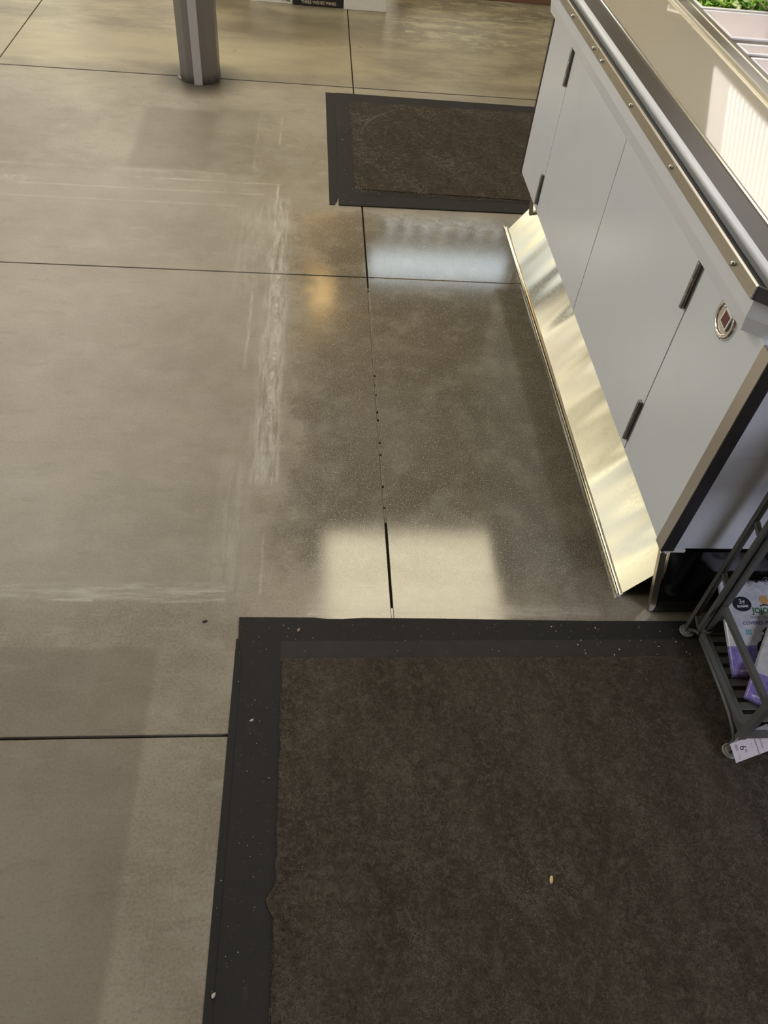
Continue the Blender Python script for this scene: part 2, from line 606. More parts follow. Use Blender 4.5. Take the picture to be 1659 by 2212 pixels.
def carton(x0, x1, y0, h, mat, label, d=0.33):
    o = empty('carton', ((x0 + x1) / 2, y0 + d / 2, 0), label, 'box', 'cartons in a row at the far end')
    MB().box(x0, x1, y0, y0 + d, 0.0, h, 0.003).build('body', mat, o)
    b = MB()
    b.box(x0 + .002, x1 - .002, y0 + .002, y0 + d / 2 - .002, h, h + 0.003)
    b.box(x0 + .002, x1 - .002, y0 + d / 2 + .002, y0 + d - .002, h, h + 0.003)
    b.build('flap', mat, o)
    MB().box(x0 + .002, x1 - .002, y0 + d / 2 - .025, y0 + d / 2 + .025, h + 0.003, h + 0.0036).build('packing_tape', M['tape'], o)
    return o


YB = 5.682
c0 = carton(-0.735, -0.412, YB + 0.03, 0.26, M['card_brown'], 'brown carton behind the column, leftmost in the row of boxes')
c1 = carton(-0.405, -0.136, YB + 0.004, 0.30, M['card_white'], 'white carton with black print just left of the black carton')
c2 = carton(-0.132, 0.186, YB - 0.010, 0.30, M['card_black'], 'black carton with pale lettering between two white cartons')
c3 = carton(0.189, 0.463, YB - 0.022, 0.30, M['card_white'], 'plain white carton at the right end of the row of boxes')
vs, fs = text_mesh('THREE WISHES WINES', 0.0245, 'CENTER', 0.0003)
xs_ = [v.x for v in vs]; ys_ = [v.y for v in vs]
kx, ky = 0.222 / (max(xs_) - min(xs_)), 0.0185 / (max(ys_) - min(ys_))
mapped('lettering', vs, fs, lambda v: (0.030 + v.x * kx, YB - 0.0108, 0.0135 + v.y * ky), M['gold_ink'], c2, 'pale gold lettering')
vs, fs = text_mesh('12 X 750ML', 0.0125, 'RIGHT', 0.0004)
mapped('lettering', vs, fs, lambda v: (-0.146 + v.x, YB + 0.0032, 0.0120 + v.y), M['ink'], c1, 'black lettering')
b = MB()
rs = random.Random(5)
for k in range(26):
    x = -0.300 + k * 0.0055
    b.box(x, x + rs.choice((0.0015, 0.003, 0.004)), YB + 0.0034, YB + 0.0041, 0.030, 0.085)
b.build('barcode', M['ink'], c1)

# wooden display stand behind, with a lit header that mirrors in the floor
M['wood'] = simple('reddish_wood', (0.16, 0.085, 0.05), 0.45, var=0.25, scale=18)
M['bottle'] = simple('dark_glass', (0.03, 0.045, 0.03), 0.1)
ds = empty('display_stand', (1.35, 6.35, 0), 'reddish wooden display stand behind the salad bar, only its plinth in view', 'stand')
MB().box(0.58, 2.05, 6.08, 6.62, 0.0, 0.14, 0.004).build('plinth', M['wood'], ds)
for x in (0.60, 2.0):
    MB().box(x, x + 0.04, 6.30, 6.60, 0.14, 2.3).build('upright', M['wood'], ds)
for z in (0.55, 1.0, 1.42):
    MB().box(0.64, 2.0, 6.20, 6.60, z, z + 0.03).build('shelf_board', M['wood'], ds)
MB().box(0.58, 2.06, 6.15, 6.60, 1.82, 2.36).build('header', M['housing'], ds)
MB().box(0.52, 1.74, 6.13, 6.15, 1.97, 2.22).build('light_panel', emission('cool_glow', COOL, 5.0), ds)
for k in range(7):
    x = 0.66 + k * 0.155
    MB().box(x, x + 0.05, 6.17, 6.19, 1.46, 1.80).build('light_strip', emission('cool_strip_glow', (0.9, 0.95, 1.0), 2.6), ds)

# amber pendant lamps farther back, mirrored in the polished lane
M['amber'] = emission('amber_glow', (1.0, 0.62, 0.22), 5.0)
for (x, y, z, lab) in ((0.06, 7.0, 2.95, 'amber glass pendant lamp hanging over the far aisle'), (0.10, 8.9, 2.75, 'amber glass pendant lamp hanging near the back wall')):
    pe = empty('pendant_lamp', (x, y, z), lab, 'lamp', 'amber pendant lamps')
    MB().lathe([(0, -.20), (.10, -.185), (.17, -.12), (.20, 0), (.17, .12), (.08, .20), (.03, .23)], (x, y, z), n=20).build('shade', M['amber'], pe, True)
    MB().tube([(x, y, z + .22), (x, y, 3.25)], 0.008, 6).build('cord', M['ink'], pe)
# unseen cooler cases added to mirror bands in the kick plate and far floor
CW = ['leftmost', 'second from the left', 'third from the left', 'fourth from the left', 'fifth from the left', 'sixth from the left', 'seventh from the left', 'eighth from the left', 'ninth from the left', 'rightmost']
for k in range(10):
    x0 = -6.6 + k * 0.86
    cc = empty('added_cooler_case', (x0 + 0.43, 9.5, 0), 'added unseen glowing cooler case along the back wall, ' + CW[k], 'cooler', 'added cooler cases along the back wall')
    MB().box(x0, x0 + 0.84, 9.25, 9.85, 0, 0.04).build('plinth', M['wall_dark'], cc)
    st_ = (2.2, 0.9, 2.6, 1.3, 2.4, 0.6, 2.0, 1.0, 1.6, 1.8)[k]
    gl = ((1.0, 0.93, 0.70), (1.0, 0.88, 0.78), (1.0, 0.95, 0.75), (0.82, 0.92, 1.0), (1.0, 0.94, 0.68), (1.0, 0.86, 0.70), (1.0, 0.93, 0.66), (0.85, 0.93, 1.0), (1.0, 0.9, 0.7), (1.0, 0.92, 0.7))[k]
    MB().box(x0, x0 + 0.84, 9.75, 9.85, 0.04, 2.1).build('back_panel', emission('case_glow', gl, st_), cc)
    for x in (x0, x0 + 0.80):
        MB().box(x, x + 0.04, 9.25, 9.75, 0.04, 2.1).build('side_panel', M['housing'], cc)
    MB().box(x0, x0 + 0.84, 9.25, 9.85, 2.1, 2.3).build('hood', M['housing'], cc)
    for z in (0.7, 1.15, 1.6):
        MB().box(x0 + .04, x0 + .80, 9.40, 9.75, z, z + 0.03).build('shelf', M['housing'], cc)

CN = ['nearest the camera', 'second', 'third', 'fourth', 'fifth', 'sixth', 'seventh', 'eighth', 'ninth', 'tenth', 'eleventh', 'twelfth']
for k in range(11):  # unseen cases added to throw side light on the cabinet faces
    y0 = 0.1 + k * 0.82
    cc = empty('added_cooler_case', (-6.8, y0 + 0.4, 0), 'added unseen glowing cooler case along the left wall, ' + CN[k] + ' counting away from the camera', 'cooler', 'added cooler cases along the left wall')
    MB().box(-7.08, -6.60, y0, y0 + 0.80, 0, 0.04).build('plinth', M['wall_dark'], cc)
    gl = ((1.0, 0.95, 0.72), (1.0, 0.93, 0.66), (0.84, 0.92, 1.0))[k % 3]
    MB().box(-7.08, -6.98, y0, y0 + 0.80, 0.04, 2.1).build('back_panel', emission('case_glow', gl, (2.4, 2.4, 2.4, 2.4, 2.4, 2.0, 0.7, 2.4, 1.0, 2.6, 0.8)[k]), cc)
    for y in (y0, y0 + 0.76):
        MB().box(-6.98, -6.60, y, y + 0.04, 0.04, 2.1).build('side_panel', M['housing'], cc)
    MB().box(-7.08, -6.60, y0, y0 + 0.80, 2.1, 2.3).build('hood', M['housing'], cc)
    for z in (0.8, 1.25, 1.7):
        MB().box(-6.98, -6.70, y0 + .04, y0 + .76, z, z + 0.03).build('shelf', M['housing'], cc)

# ------------------------------------------------------------------ mats
def rubber_mat(name):
    t = NT(name)
    n1 = t.noise(7, 4, 0.6)
    c = t.mix(n1, (0.020, 0.0185, 0.0175), (0.030, 0.028, 0.0262))
    dust = t.mul(t.step(t.noise(38, 6, 0.75), 0.56, 0.76), 0.35)
    c = t.mix(dust, c, (0.075, 0.072, 0.068))
    sp = t.step(t.noise(230, 2, 0.6), 0.72, 0.77)
    c = t.mix(t.mul(sp, 0.45), c, (0.20, 0.19, 0.17))
    t.set(Base_Color=c, Roughness=0.75, Specular_IOR_Level=0.2)
    t.bump(t.noise(420, 2), 0.25, 0.001)
    return t.mat


def carpet_mat(name, a, b_, c_):
    t = NT(name)
    n1 = t.noise(5.0, 6, 0.68, t.mapping((1.7, 0.55, 1), (0, 0, 0.5)))
    n2 = t.noise(60, 5, 0.75, dist=0.6)
    n3 = t.noise(300, 3, 0.7)
    c = t.mix(t.step(n1, 0.3, 0.7), a, b_)
    c = t.mix(t.mul(t.step(n2, 0.44, 0.64), 0.65), c, c_)
    c = t.mix(t.mul(t.step(n3, 0.5, 0.25), 0.7), c, tuple(q * 0.35 for q in a))
    t.set(Base_Color=c, Roughness=0.95, Specular_IOR_Level=0.1)
    t.bump(t.add(t.mul(n2, 1.0), t.mul(n3, 0.7)), 0.8, 0.004)
    return t.mat


M['rubber'] = rubber_mat('black_rubber')
M['rubber_worn'] = rubber_mat('black_rubber_edge')
M['rubber_dusty'] = simple('dusty_rubber', (0.040, 0.036, 0.032), 0.85, var=0.25, scale=30, spec=0.2)
M['carpet'] = carpet_mat('brown_needle_carpet', (0.050, 0.040, 0.028), (0.088, 0.072, 0.053), (0.135, 0.115, 0.090))
M['carpet_far'] = carpet_mat('brown_needle_carpet_far', (0.050, 0.040, 0.030), (0.068, 0.056, 0.043), (0.115, 0.098, 0.080))


def fibre_mat(name, col):
    t = NT(name)
    t.set(Base_Color=col, Roughness=0.9, Specular_IOR_Level=0.15)
    return t.mat


def fibres(parent, x0, x1, y0, y1, z, n, lmin, lmax, wid, mats, seed, weights):
    rg = np.random.default_rng(seed)
    seg = 3
    # clumped density, stronger along the left edge
    px = rg.uniform(x0, x1, n)
    py = rg.uniform(y0, y1, n)
    # clumps: streaky value noise decides how many pale fibres lie where
    def vnoise(fx, fy, rot, seed2):
        r2 = np.random.default_rng(seed2)
        G = r2.random((96, 96))
        u = (px * math.cos(rot) + py * math.sin(rot)) * fx + 20
        v = (-px * math.sin(rot) + py * math.cos(rot)) * fy + 20
        i, j = np.floor(u).astype(int), np.floor(v).astype(int)
        a_, b_ = u - i, v - j
        a_, b_ = a_ * a_ * (3 - 2 * a_), b_ * b_ * (3 - 2 * b_)
        g = lambda p, q: G[p % 96, q % 96]
        return (g(i, j) * (1 - a_) + g(i + 1, j) * a_) * (1 - b_) + (g(i, j + 1) * (1 - a_) + g(i + 1, j + 1) * a_) * b_
    clump = 0.40 * vnoise(18, 6, 0.5, seed + 50) + 0.35 * vnoise(45, 16, 0.6, seed + 51) + 0.25 * vnoise(4, 4, 0.0, seed + 52)
    clump = clump + 0.14 * np.exp(-(px - x0) / 0.05)
    th = rg.normal(2.2, 1.0, n)
    L = rg.uniform(lmin, lmax, n)
    curl = rg.normal(0, 0.8, n)
    P = np.zeros((n, seg + 1, 2, 3))
    x, y, a = px.copy(), py.copy(), th.copy()
    for s in range(seg + 1):
        hz = z + 0.0006 + 0.0028 * np.sin(math.pi * (s / seg)) * rg.uniform(0.3, 1.0, n)
        nx, ny = -np.sin(a), np.cos(a)
        for q, sg in enumerate((-0.5, 0.5)):
            P[:, s, q, 0] = x + nx * wid * sg
            P[:, s, q, 1] = y + ny * wid * sg
            P[:, s, q, 2] = hz
        x = x + np.cos(a) * L / seg
        y = y + np.sin(a) * L / seg
        a = a + curl * 0.5
    P[..., 0] = np.clip(P[..., 0], x0, x1)
    P[..., 1] = np.clip(P[..., 1], y0, y1)
    nv = n * (seg + 1) * 2
    V = P.reshape(nv, 3) - np.array(wloc(parent))
    base = (np.arange(n) * (seg + 1) * 2)[:, None, None]
    quad = np.array([[2 * s, 2 * s + 1, 2 * s + 3, 2 * s + 2] for s in range(seg)])[None]
    F = (base + quad).reshape(-1, 4)
    me = bpy.data.meshes.new('carpet_fibres')
    me.vertices.add(nv)
    me.vertices.foreach_set('co', V.astype(np.float32).ravel())
    me.loops.add(F.size)
    me.loops.foreach_set('vertex_index', F.astype(np.int32).ravel())
    me.polygons.add(len(F))
    me.polygons.foreach_set('loop_start', np.arange(0, F.size, 4, dtype=np.int32))
    cw = np.cumsum(weights)
    rk_ = np.clip(rg.random(n) + (clump - 0.5) * 1.3, 0, 0.9999)
    mi = np.repeat(np.searchsorted(cw, rk_ * cw[-1] * 0.9999), seg)
    for q in mats:
        me.materials.append(q)
    me.polygons.foreach_set('material_index', mi.astype(np.int32))
    me.update(calc_edges=True)
    me.validate()
    o = bpy.data.objects.new('carpet_fibres', me)
    coll.objects.link(o)
    o.parent = parent
    return tag(o, 'loose brown and grey carpet fibres', kind='stuff')


FB = [fibre_mat('fibre_dark', (0.044, 0.035, 0.024)), fibre_mat('fibre_brown', (0.082, 0.067, 0.049)),
      fibre_mat('fibre_taupe', (0.125, 0.106, 0.083)), fibre_mat('fibre_pale', (0.19, 0.166, 0.135))]
FBF = [fibre_mat('far_fibre_dark', (0.042, 0.034, 0.025)), fibre_mat('far_fibre_brown', (0.072, 0.059, 0.045)),
       fibre_mat('far_fibre_taupe', (0.088, 0.075, 0.060)), fibre_mat('far_fibre_pale', (0.20, 0.18, 0.15))]

nm = empty('floor_mat', (0.6, 0.4, 0), 'large brown carpet mat with a wide black rubber border nearest the camera', 'floor mat', 'carpet mats with rubber borders')
b = MB()
b.prism([(-0.1735, -0.3), (1.75, -0.3), (1.75, 0.9895), (-0.1655, 0.9895)], 'z', 0.0, 0.0022, 0.0006)
b.build('rubber_base', M['rubber_worn'], nm)
b = MB()
b.prism([(-0.1560, -0.3), (1.75, -0.3), (1.75, 1.034), (0.72, 1.036), (0.30, 1.0445), (0.14, 1.0465), (0.09, 1.0430), (0.05, 1.0432), (0.02, 1.0475), (-0.1625, 1.0487), (-0.1600, 0.985), (-0.1480, 0.93)], 'z', 0.0022, 0.0045, 0.0008)
b.build('rubber_border', M['rubber'], nm)
MB().box(-0.060, 1.72, 0.925, 0.980, 0.0045, 0.0053, 0.0003).build('edge_band', M['rubber_dusty'], nm)
b = MB()
pts = [(-0.0540, -0.25)]
rs = random.Random(11)
yy = -0.25
while yy < 0.925:
    pts.append((-0.0525 + rs.uniform(-0.0022, 0.0022) - (0.018 * math.exp(-((yy - 0.405) / 0.02) ** 2)), yy))
    yy += 0.012
xx = -0.051
while xx < 1.70:
    pts.append((xx, 0.931 + rs.uniform(-0.0018, 0.0018)))
    xx += 0.015
pts += [(1.70, 0.931), (1.70, -0.25)]
b.prism(pts, 'z', 0.0045, 0.0085)
b.build('carpet', M['carpet'], nm)
fibres(nm, -0.056, 1.42, 0.12, 0.932, 0.0083, 120000, 0.003, 0.009, 0.00045, FB, 1, [0.32, 0.43, 0.22, 0.03])

fm_ = empty('floor_mat', (0.55, 3.7, 0), 'smaller brown carpet mat with black rubber border beside the far end of the bar', 'floor mat', 'carpet mats with rubber borders')
Y0f, Y1f = 3.115, 4.300
b = MB()
# outer left lip, torn at its near corner
b.prism([(0.0760, 3.1115), (0.0990, 3.1120), (0.1010, 3.128), (0.1080, 3.142), (0.1110, 3.16), (0.1140, 3.175), (0.1180, 4.300), (0.0656, 4.3015)], 'z', 0.0, 0.0022, 0.0006)
b.build('torn_lip', M['rubber_worn'], fm_)
b = MB()
b.prism([(0.1150, 3.110), (0.95, 3.118), (1.20, 3.112), (1.20, 4.285), (0.116, 4.299)], 'z', 0.0022, 0.0045, 0.0008)
b.build('rubber_border', M['rubber'], fm_)
b = MB()
b.prism([(0.192, 3.255), (1.19, 3.225), (1.19, 4.19), (0.190, 4.165)], 'z', 0.0045, 0.0085)
b.build('carpet', M['carpet_far'], fm_)
MB().box(0.118, 1.19, 3.118, 3.21, 0.0045, 0.0052).build('edge_band', M['rubber_worn'], fm_)
fibres(fm_, 0.186, 1.19, 3.20, 4.185, 0.0083, 15000, 0.012, 0.03, 0.0011, FBF, 2, [0.25, 0.48, 0.24, 0.03])
# pale arc scuffed across the far mat
b = MB()
arc = []
for k in range(15):
    a = math.pi * (0.97 - 0.36 * k / 14)
    arc.append((0.60 + 0.37 * math.cos(a), 3.76 + 0.40 * math.sin(a)))
for k in range(14):
    (xa, ya), (xb, yb) = arc[k], arc[k + 1]
    w = 0.004 + 0.003 * math.sin(math.pi * k / 13)
    v = [b.bm.verts.new(q) for q in ((xa - w, ya, 0.0098), (xa + w, ya - w, 0.0098), (xb + w, yb - w, 0.0098), (xb - w, yb, 0.0098))]
    b.bm.faces.new(v)
b.build('scuff', FBF[2], fm_)

# crumbs
M['crumb'] = simple('pale_crumb', (0.46, 0.42, 0.35), 0.7, var=0.3, scale=80)
M['crumb_brown'] = simple('brown_crumb', (0.36, 0.22, 0.13), 0.7, var=0.2, scale=80)
M['husk'] = simple('tan_seed', (0.72, 0.50, 0.27), 0.5, var=0.15, scale=150)


def crumb_set(name, label, spots, mat, parent=None):
    b = MB()
    for (x, y, z, s) in spots:
        r = bmesh.ops.create_icosphere(b.bm, subdivisions=1, radius=s)
        ax, ay, az = rs.uniform(.6, 1.5), rs.uniform(.5, 1.2), rs.uniform(.4, .7)
        rot = Matrix.Rotation(rs.uniform(0, 3.1), 3, 'Z')
        for v in r['verts']:
            c = Vector((v.co.x * ax, v.co.y * ay, v.co.z * az)) * rs.uniform(0.8, 1.15)
            v.co = rot @ c + Vector((x, y, z + s * 0.4))
    o = b.build(name, mat)
    return tag(o, label, 'crumbs', kind='stuff')


sp = []
for k in range(95):
    sp.append((rs.uniform(-0.155, 1.0), rs.uniform(0.945, 1.03), 0.0045, rs.choice((0.0005, 0.0007, 0.0009, 0.0014))))
for k in range(90):
    sp.append((rs.uniform(-0.162, -0.065), rs.uniform(0.18, 1.03), 0.0045, rs.choice((0.0004, 0.0005, 0.0006, 0.0011))))
for k in range(46):
    sp.append((rs.uniform(0.60, 0.98), rs.uniform(0.93, 1.02), 0.0045, rs.choice((0.0008, 0.001, 0.0014, 0.002))))
crumb_set('crumbs', 'pale crumbs scattered over the rubber border of the near mat', sp, M['crumb'])
sp = [(rs.uniform(-0.05, 1.2), rs.uniform(0.15, 0.93), 0.0105, rs.choice((0.0004, 0.0005, 0.0007))) for k in range(85)]
crumb_set('crumbs', 'tiny pale specks scattered over the carpet of the near mat', sp, M['crumb'])
sp = [(rs.uniform(0.08, 1.1), rs.uniform(3.12, 4.28), 0.0050 if k < 12 else 0.0108, rs.choice((0.0012, 0.0015, 0.0022))) for k in range(26)]
sp = [(x if z > 0.006 else rs.uniform(0.125, 0.18), y, z, s) for (x, y, z, s) in sp]
crumb_set('crumbs', 'pale crumbs scattered over the small mat beside the salad bar', sp, M['crumb'])

sh = MB().lathe([(0, -0.0075), (0.0022, -0.0068), (0.0034, -0.003), (0.0036, 0.001), (0.0028, 0.0055), (0.0012, 0.0074), (0, 0.0076)], (0.490, 0.4262, 0.0122), (0.25, 1, 0.02), 12).build('seed_husk', M['husk'], None, True, at=(0.490, 0.4262, 0.009))
tag(sh, 'tan seed husk lying alone on the carpet of the near mat', 'seed')
def chip(name, x, y, z, s, mat, lab, cat, rot=0.0):
    b = MB()
    r = bmesh.ops.create_icosphere(b.bm, subdivisions=2, radius=s)
    rot_ = Matrix.Rotation(rot, 3, 'Z')
    for v in r['verts']:
        v.co = rot_ @ Vector((v.co.x * 1.5, v.co.y * 0.9, v.co.z * 0.45)) * (0.85 + 0.3 * rs.random()) + Vector((x, y, z + s * 0.4))
    tag(b.build(name, mat, None, True, at=(x, y, z)), lab, cat)
chip('crumb', -0.018, 1.0105, 0.0045, 0.0034, M['crumb_brown'], 'brown crumb on the top border of the near mat', 'crumb', 1.2)
chip('crumb', -0.117, 0.778, 0.0045, 0.0030, M['crumb'], 'whitish crumb on the left border of the near mat', 'crumb', 0.5)
chip('crumb', -0.1545, 0.258, 0.0045, 0.0036, M['crumb'], 'pale crumb low on the left border of the near mat', 'crumb', 1.0)
chip('pebble', -0.244, 1.0385, 0.0, 0.0040, M['ink'], 'black pebble on the bare floor left of the near mat', 'pebble', 0.3)

# ------------------------------------------------------------------ salad bar
def panel_mat():
    t = NT('pale_grey_laminate')
    c = t.mix(t.noise(3, 3), (0.700, 0.730, 0.790), (0.740, 0.765, 0.815))
    sm = t.mul(t.step(t.noise(7, 5, 0.7, t.mapping((1, 1, 0.6))), 0.55, 0.8), 0.18)
    c = t.mix(sm, c, (0.56, 0.56, 0.56))
    t.set(Base_Color=c, Roughness=0.22, Specular_IOR_Level=0.5)
    return t.mat


def steel_mat(name, col, rough, sx=1.0, sy=90.0, sz=90.0, amt=0.12, aniso=0.0):
    t = NT(name)
    n1 = t.noise(6, 5, 0.7, t.mapping((sx, sy, sz)))
    c = t.mix(n1, tuple(q * (1 - amt) for q in col), tuple(min(1, q * (1 + amt)) for q in col))
    t.set(Base_Color=c, Metallic=1.0, Roughness=rough)
    return t.mat


M['panel'] = panel_mat()
M['fascia'] = simple('pale_grey_moulding', (0.76, 0.78, 0.83), 0.25, var=0.02, scale=4)
M['bead'] = simple('grey_edge_bead', (0.56, 0.585, 0.62), 0.35, var=0.05, scale=6)
M['rail'] = steel_mat('rail_steel', (0.58, 0.54, 0.47), 0.36, 40, 2, 40)
M['trim'] = steel_mat('corner_steel', (0.62, 0.57, 0.50), 0.33, 60, 60, 2)
M['dark_trim'] = simple('dark_trim', (0.03, 0.028, 0.026), 0.28, var=0.2)
M['rail_end'] = simple('rail_end_grey', (0.085, 0.083, 0.084), 0.35, 0.0, var=0.1)
M['bronze_and_reflection'] = simple('dark_bronze_and_reflection', (0.060, 0.049, 0.038), 0.4, 0.0, var=0.15, scale=25, spec=0.3)  # bronze of the rear trim; on the steel band, a painted dark reflection
M['deck'] = simple('deck_steel', (0.82, 0.76, 0.62), 0.06, 0.62, var=0.03, scale=5)
M['rim'] = steel_mat('rim_steel', (0.66, 0.63, 0.55), 0.32, 40, 2, 40)
M['rim_light'] = steel_mat('rim_bright', (0.86, 0.82, 0.74), 0.25, 40, 2, 40)
M['black_base'] = simple('black_gloss', (0.006, 0.006, 0.006), 0.12, var=0.2)
M['hinge'] = steel_mat('hinge_steel', (0.36, 0.35, 0.35), 0.30, 60, 60, 2)
M['chrome'] = simple('chrome', (0.86, 0.83, 0.78), 0.08, 1.0, var=0.02)
M['seam'] = simple('seam_shadow_gap', (0.03, 0.03, 0.035), 0.8)
M['screw'] = simple('screw_steel', (0.60, 0.60, 0.60), 0.25, 1.0)
M['well'] = simple('well_steel', (0.72, 0.69, 0.66), 0.4, 0.2)
M['white_plastic'] = simple('white_plastic', (0.82, 0.80, 0.80), 0.35, var=0.03)
M['kick'] = None


def kick_mat():
    t = NT('galvanised_steel')
    n1 = t.noise(10, 4, 0.7, t.mapping((60, 1.2, 60)))
    n2 = t.noise(110, 3, 0.7)
    c = t.mix(n2, (0.78, 0.74, 0.62), (0.90, 0.86, 0.74))
    c = t.mix(t.mul(t.step(n1, 0.62, 0.72), 0.25), c, (0.55, 0.52, 0.44))
    t.set(Base_Color=c, Metallic=1.0, Roughness=t.step(n2, 0.3, 0.7, 0.14, 0.20))
    return t.mat


M['kick'] = kick_mat()

XF = 0.8185          # face plane
YN, YR = 1.066, 2.957
ZB = 0.262
XB = 1.86            # far side of the unit
bar = empty('salad_bar', (1.3, 2.0, 0), 'pale grey salad bar cabinet with steel bumper rail and hinged doors', 'salad bar')
# carcass
b = MB()
b.box(XF + 0.022, XB, YN + 0.004, YR - 0.004, ZB, 0.8173)
b.build('carcass', M['seam'], bar)
MB().box(XF + 0.03, XB - .03, YN - 0.0005, YN + 0.008, ZB + 0.004, 0.8173).build('end_panel', M['panel'], bar)
MB().box(XF + 0.03, XB - .03, YR - 0.008, YR + 0.0005, ZB + 0.004, 0.8173).build('end_panel', M['panel'], bar)
G2 = 0.0018
segs = [('face_panel', YN + 0.030, 1.398), ('door', 1.398, 2.015), ('door', 2.015, 2.638), ('face_panel', 2.638, YR - 0.010)]
doors = []
for nme, ya, yb in segs:
    o = MB().box(XF, XF + 0.020, ya + G2, yb - G2, ZB, 0.8178, 0.0012).build(nme, M['panel'], bar)
    if nme == 'door':
        doors.append((o, ya, yb))
for di, (dob, ya, yb) in enumerate(doors):
    yh = (ya + 0.014) if di == 0 else (yb + 0.024)
    yk = ya if di == 0 else yb
    for (za, zb) in ((0.685, 0.797), (0.2900, 0.4150) if di == 0 else (0.2850, 0.3930)):
        b = MB()
        yc = yk + 0.012
        zz = [za, (za * 2 + zb) / 3, (za + 2 * zb) / 3, zb]
        for q in range(3):
            b.lathe([(0, 0), (0.0062, 0), (0.0066, 0.0012), (0.0066, zz[1] - zz[0] - 0.0020), (0.0062, zz[1] - zz[0] - 0.0008), (0, zz[1] - zz[0] - 0.0008)],
                    (XF - 0.0045, yc, zz[q]), n=14)
        b.box(XF - 0.0016, XF + 0.0006, yc - 0.016, yc + 0.006, za, zb)
        b.build('hinge', M['hinge'], dob, 40)
# corner angle trims
b = MB()
b.box(XF - 0.002, XF + 0.002, YN - 0.003, YN + 0.031, ZB - 0.004, 0.8178)
b.build('corner_trim', M['trim'], bar)
MB().box(XF + 0.0005, XF + 0.0300, YN - 0.0035, YN - 0.0005, ZB - 0.004, 0.8178).build('corner_trim_return', M['dark_trim'], bar)  # dark reflection on this steel return is painted as its colour
b = MB()
b.box(XF - 0.002, XF + 0.002, YR - 0.011, YR + 0.003, ZB - 0.004, 0.8178)
b.box(XF - 0.002, XF + 0.030, YR + 0.001, YR + 0.003, ZB - 0.004, 0.8178)
b.build('rear_corner_trim', M['bronze_and_reflection'], bar)

# toe base sloping inward
b = MB()
b.prism([(0.965, ZB), (0.965, 0.0), (1.80, 0.0), (1.83, ZB)], 'y', YN + 0.012, 2.95)
b.build('toe_base', M['black_base'], bar)
b = MB()
b.prism([(XF + 0.028, ZB - 0.012), (0.897, 0.016), (1.79, 0.016), (1.82, ZB - 0.012)], 'y', YN + 0.001, YN + 0.013)
b.build('base_end_plate', M['black_base'], bar)
b = MB()
b.prism([(XF + 0.005, ZB - 0.016), (0.880, 0.003), (0.898, 0.003), (XF + 0.020, ZB - 0.010)], 'y', YN + 0.000, YN + 0.016, 0.001)
b.build('base_corner_post', M['trim'], bar)
MB().box(0.890, 1.80, YN - 0.001, YN + 0.012, 0.0, 0.024, 0.003).build('base_skirting', M['dark_trim'], bar)
b = MB()
b.prism([(XF + 0.006, ZB - 0.002), (XF + 0.060, ZB - 0.002), (XF + 0.060, ZB - 0.010), (XF + 0.022, ZB - 0.010), (XF + 0.016, ZB - 0.018)], 'y', YN - 0.002, YN + 0.02)
b.build('corner_bracket', M['white_plastic'], bar)
b = MB()
b.prism([(XF + 0.040, ZB - 0.004), (0.900, 0.0), (0.914, 0.0), (XF + 0.054, ZB - 0.004)], 'y', 2.925, 2.941, 0.001)
b.build('base_corner_post', M['trim'], bar)

# overhanging top with chamfered corners: plan outline at a given inset
def plan(x0, y0, y1, c):
    return [(x0, y0 + c), (x0 + c * 1.25, y0), (XB + .03, y0), (XB + .03, y1), (x0 + c * 1.25, y1), (x0, y1 - c)]


def loft(profile, name, mat, parent, y0=1.045, y1=3.02, c=0.097, smooth=None):
    """profile: list of (x, z) swept round the chamfered outline; open strip"""
    b = MB()
    xref = 0.79
    rings = []
    for (x, z) in profile:
        d = x - xref
        pl_ = [(XB + .03, y0 + d), (xref + c * 1.25 + d * 0.55, y0 + d), (x, y0 + c + d * 0.45), (x, y1 - c - d * 0.45), (xref + c * 1.25 + d * 0.55, y1 - d), (XB + .03, y1 - d)]
        rings.append([b.bm.verts.new((p[0], p[1], z)) for p in pl_])
    n = len(rings)
    for i in range(n):
        A, B2 = rings[i], rings[(i + 1) % n]
        for k in range(5):
            b.bm.faces.new((A[k], A[k + 1], B2[k + 1], B2[k]))
    b.bm.faces.new([r[0] for r in rings])
    b.bm.faces.new([r[-1] for r in rings][::-1])
    return b.build(name, mat, parent, smooth)


loft([(0.790, 0.8175), (0.785, 0.848), (0.785, 0.884), (0.845, 0.884), (0.845, 0.8175)], 'fascia', M['fascia'], bar)
MB().box(0.84, 1.21, 1.16, 2.90, 0.8176, 0.868).build('sub_top', M['seam'], bar)
# bumper rail, two lengths with a butt joint, and its short chamfered end
rail_prof = [(0.7735, 0.8865), (0.7735, 0.9120), (0.7752, 0.9132), (0.7800, 0.9125), (0.7800, 0.8850)]
ex = 1.0


def rail_piece(ya, yb, name='bumper_rail'):
    b = MB()
    b.prism(rail_prof, 'y', ya, yb, 0.0006)
    return b.build(name, M['rail'], bar)


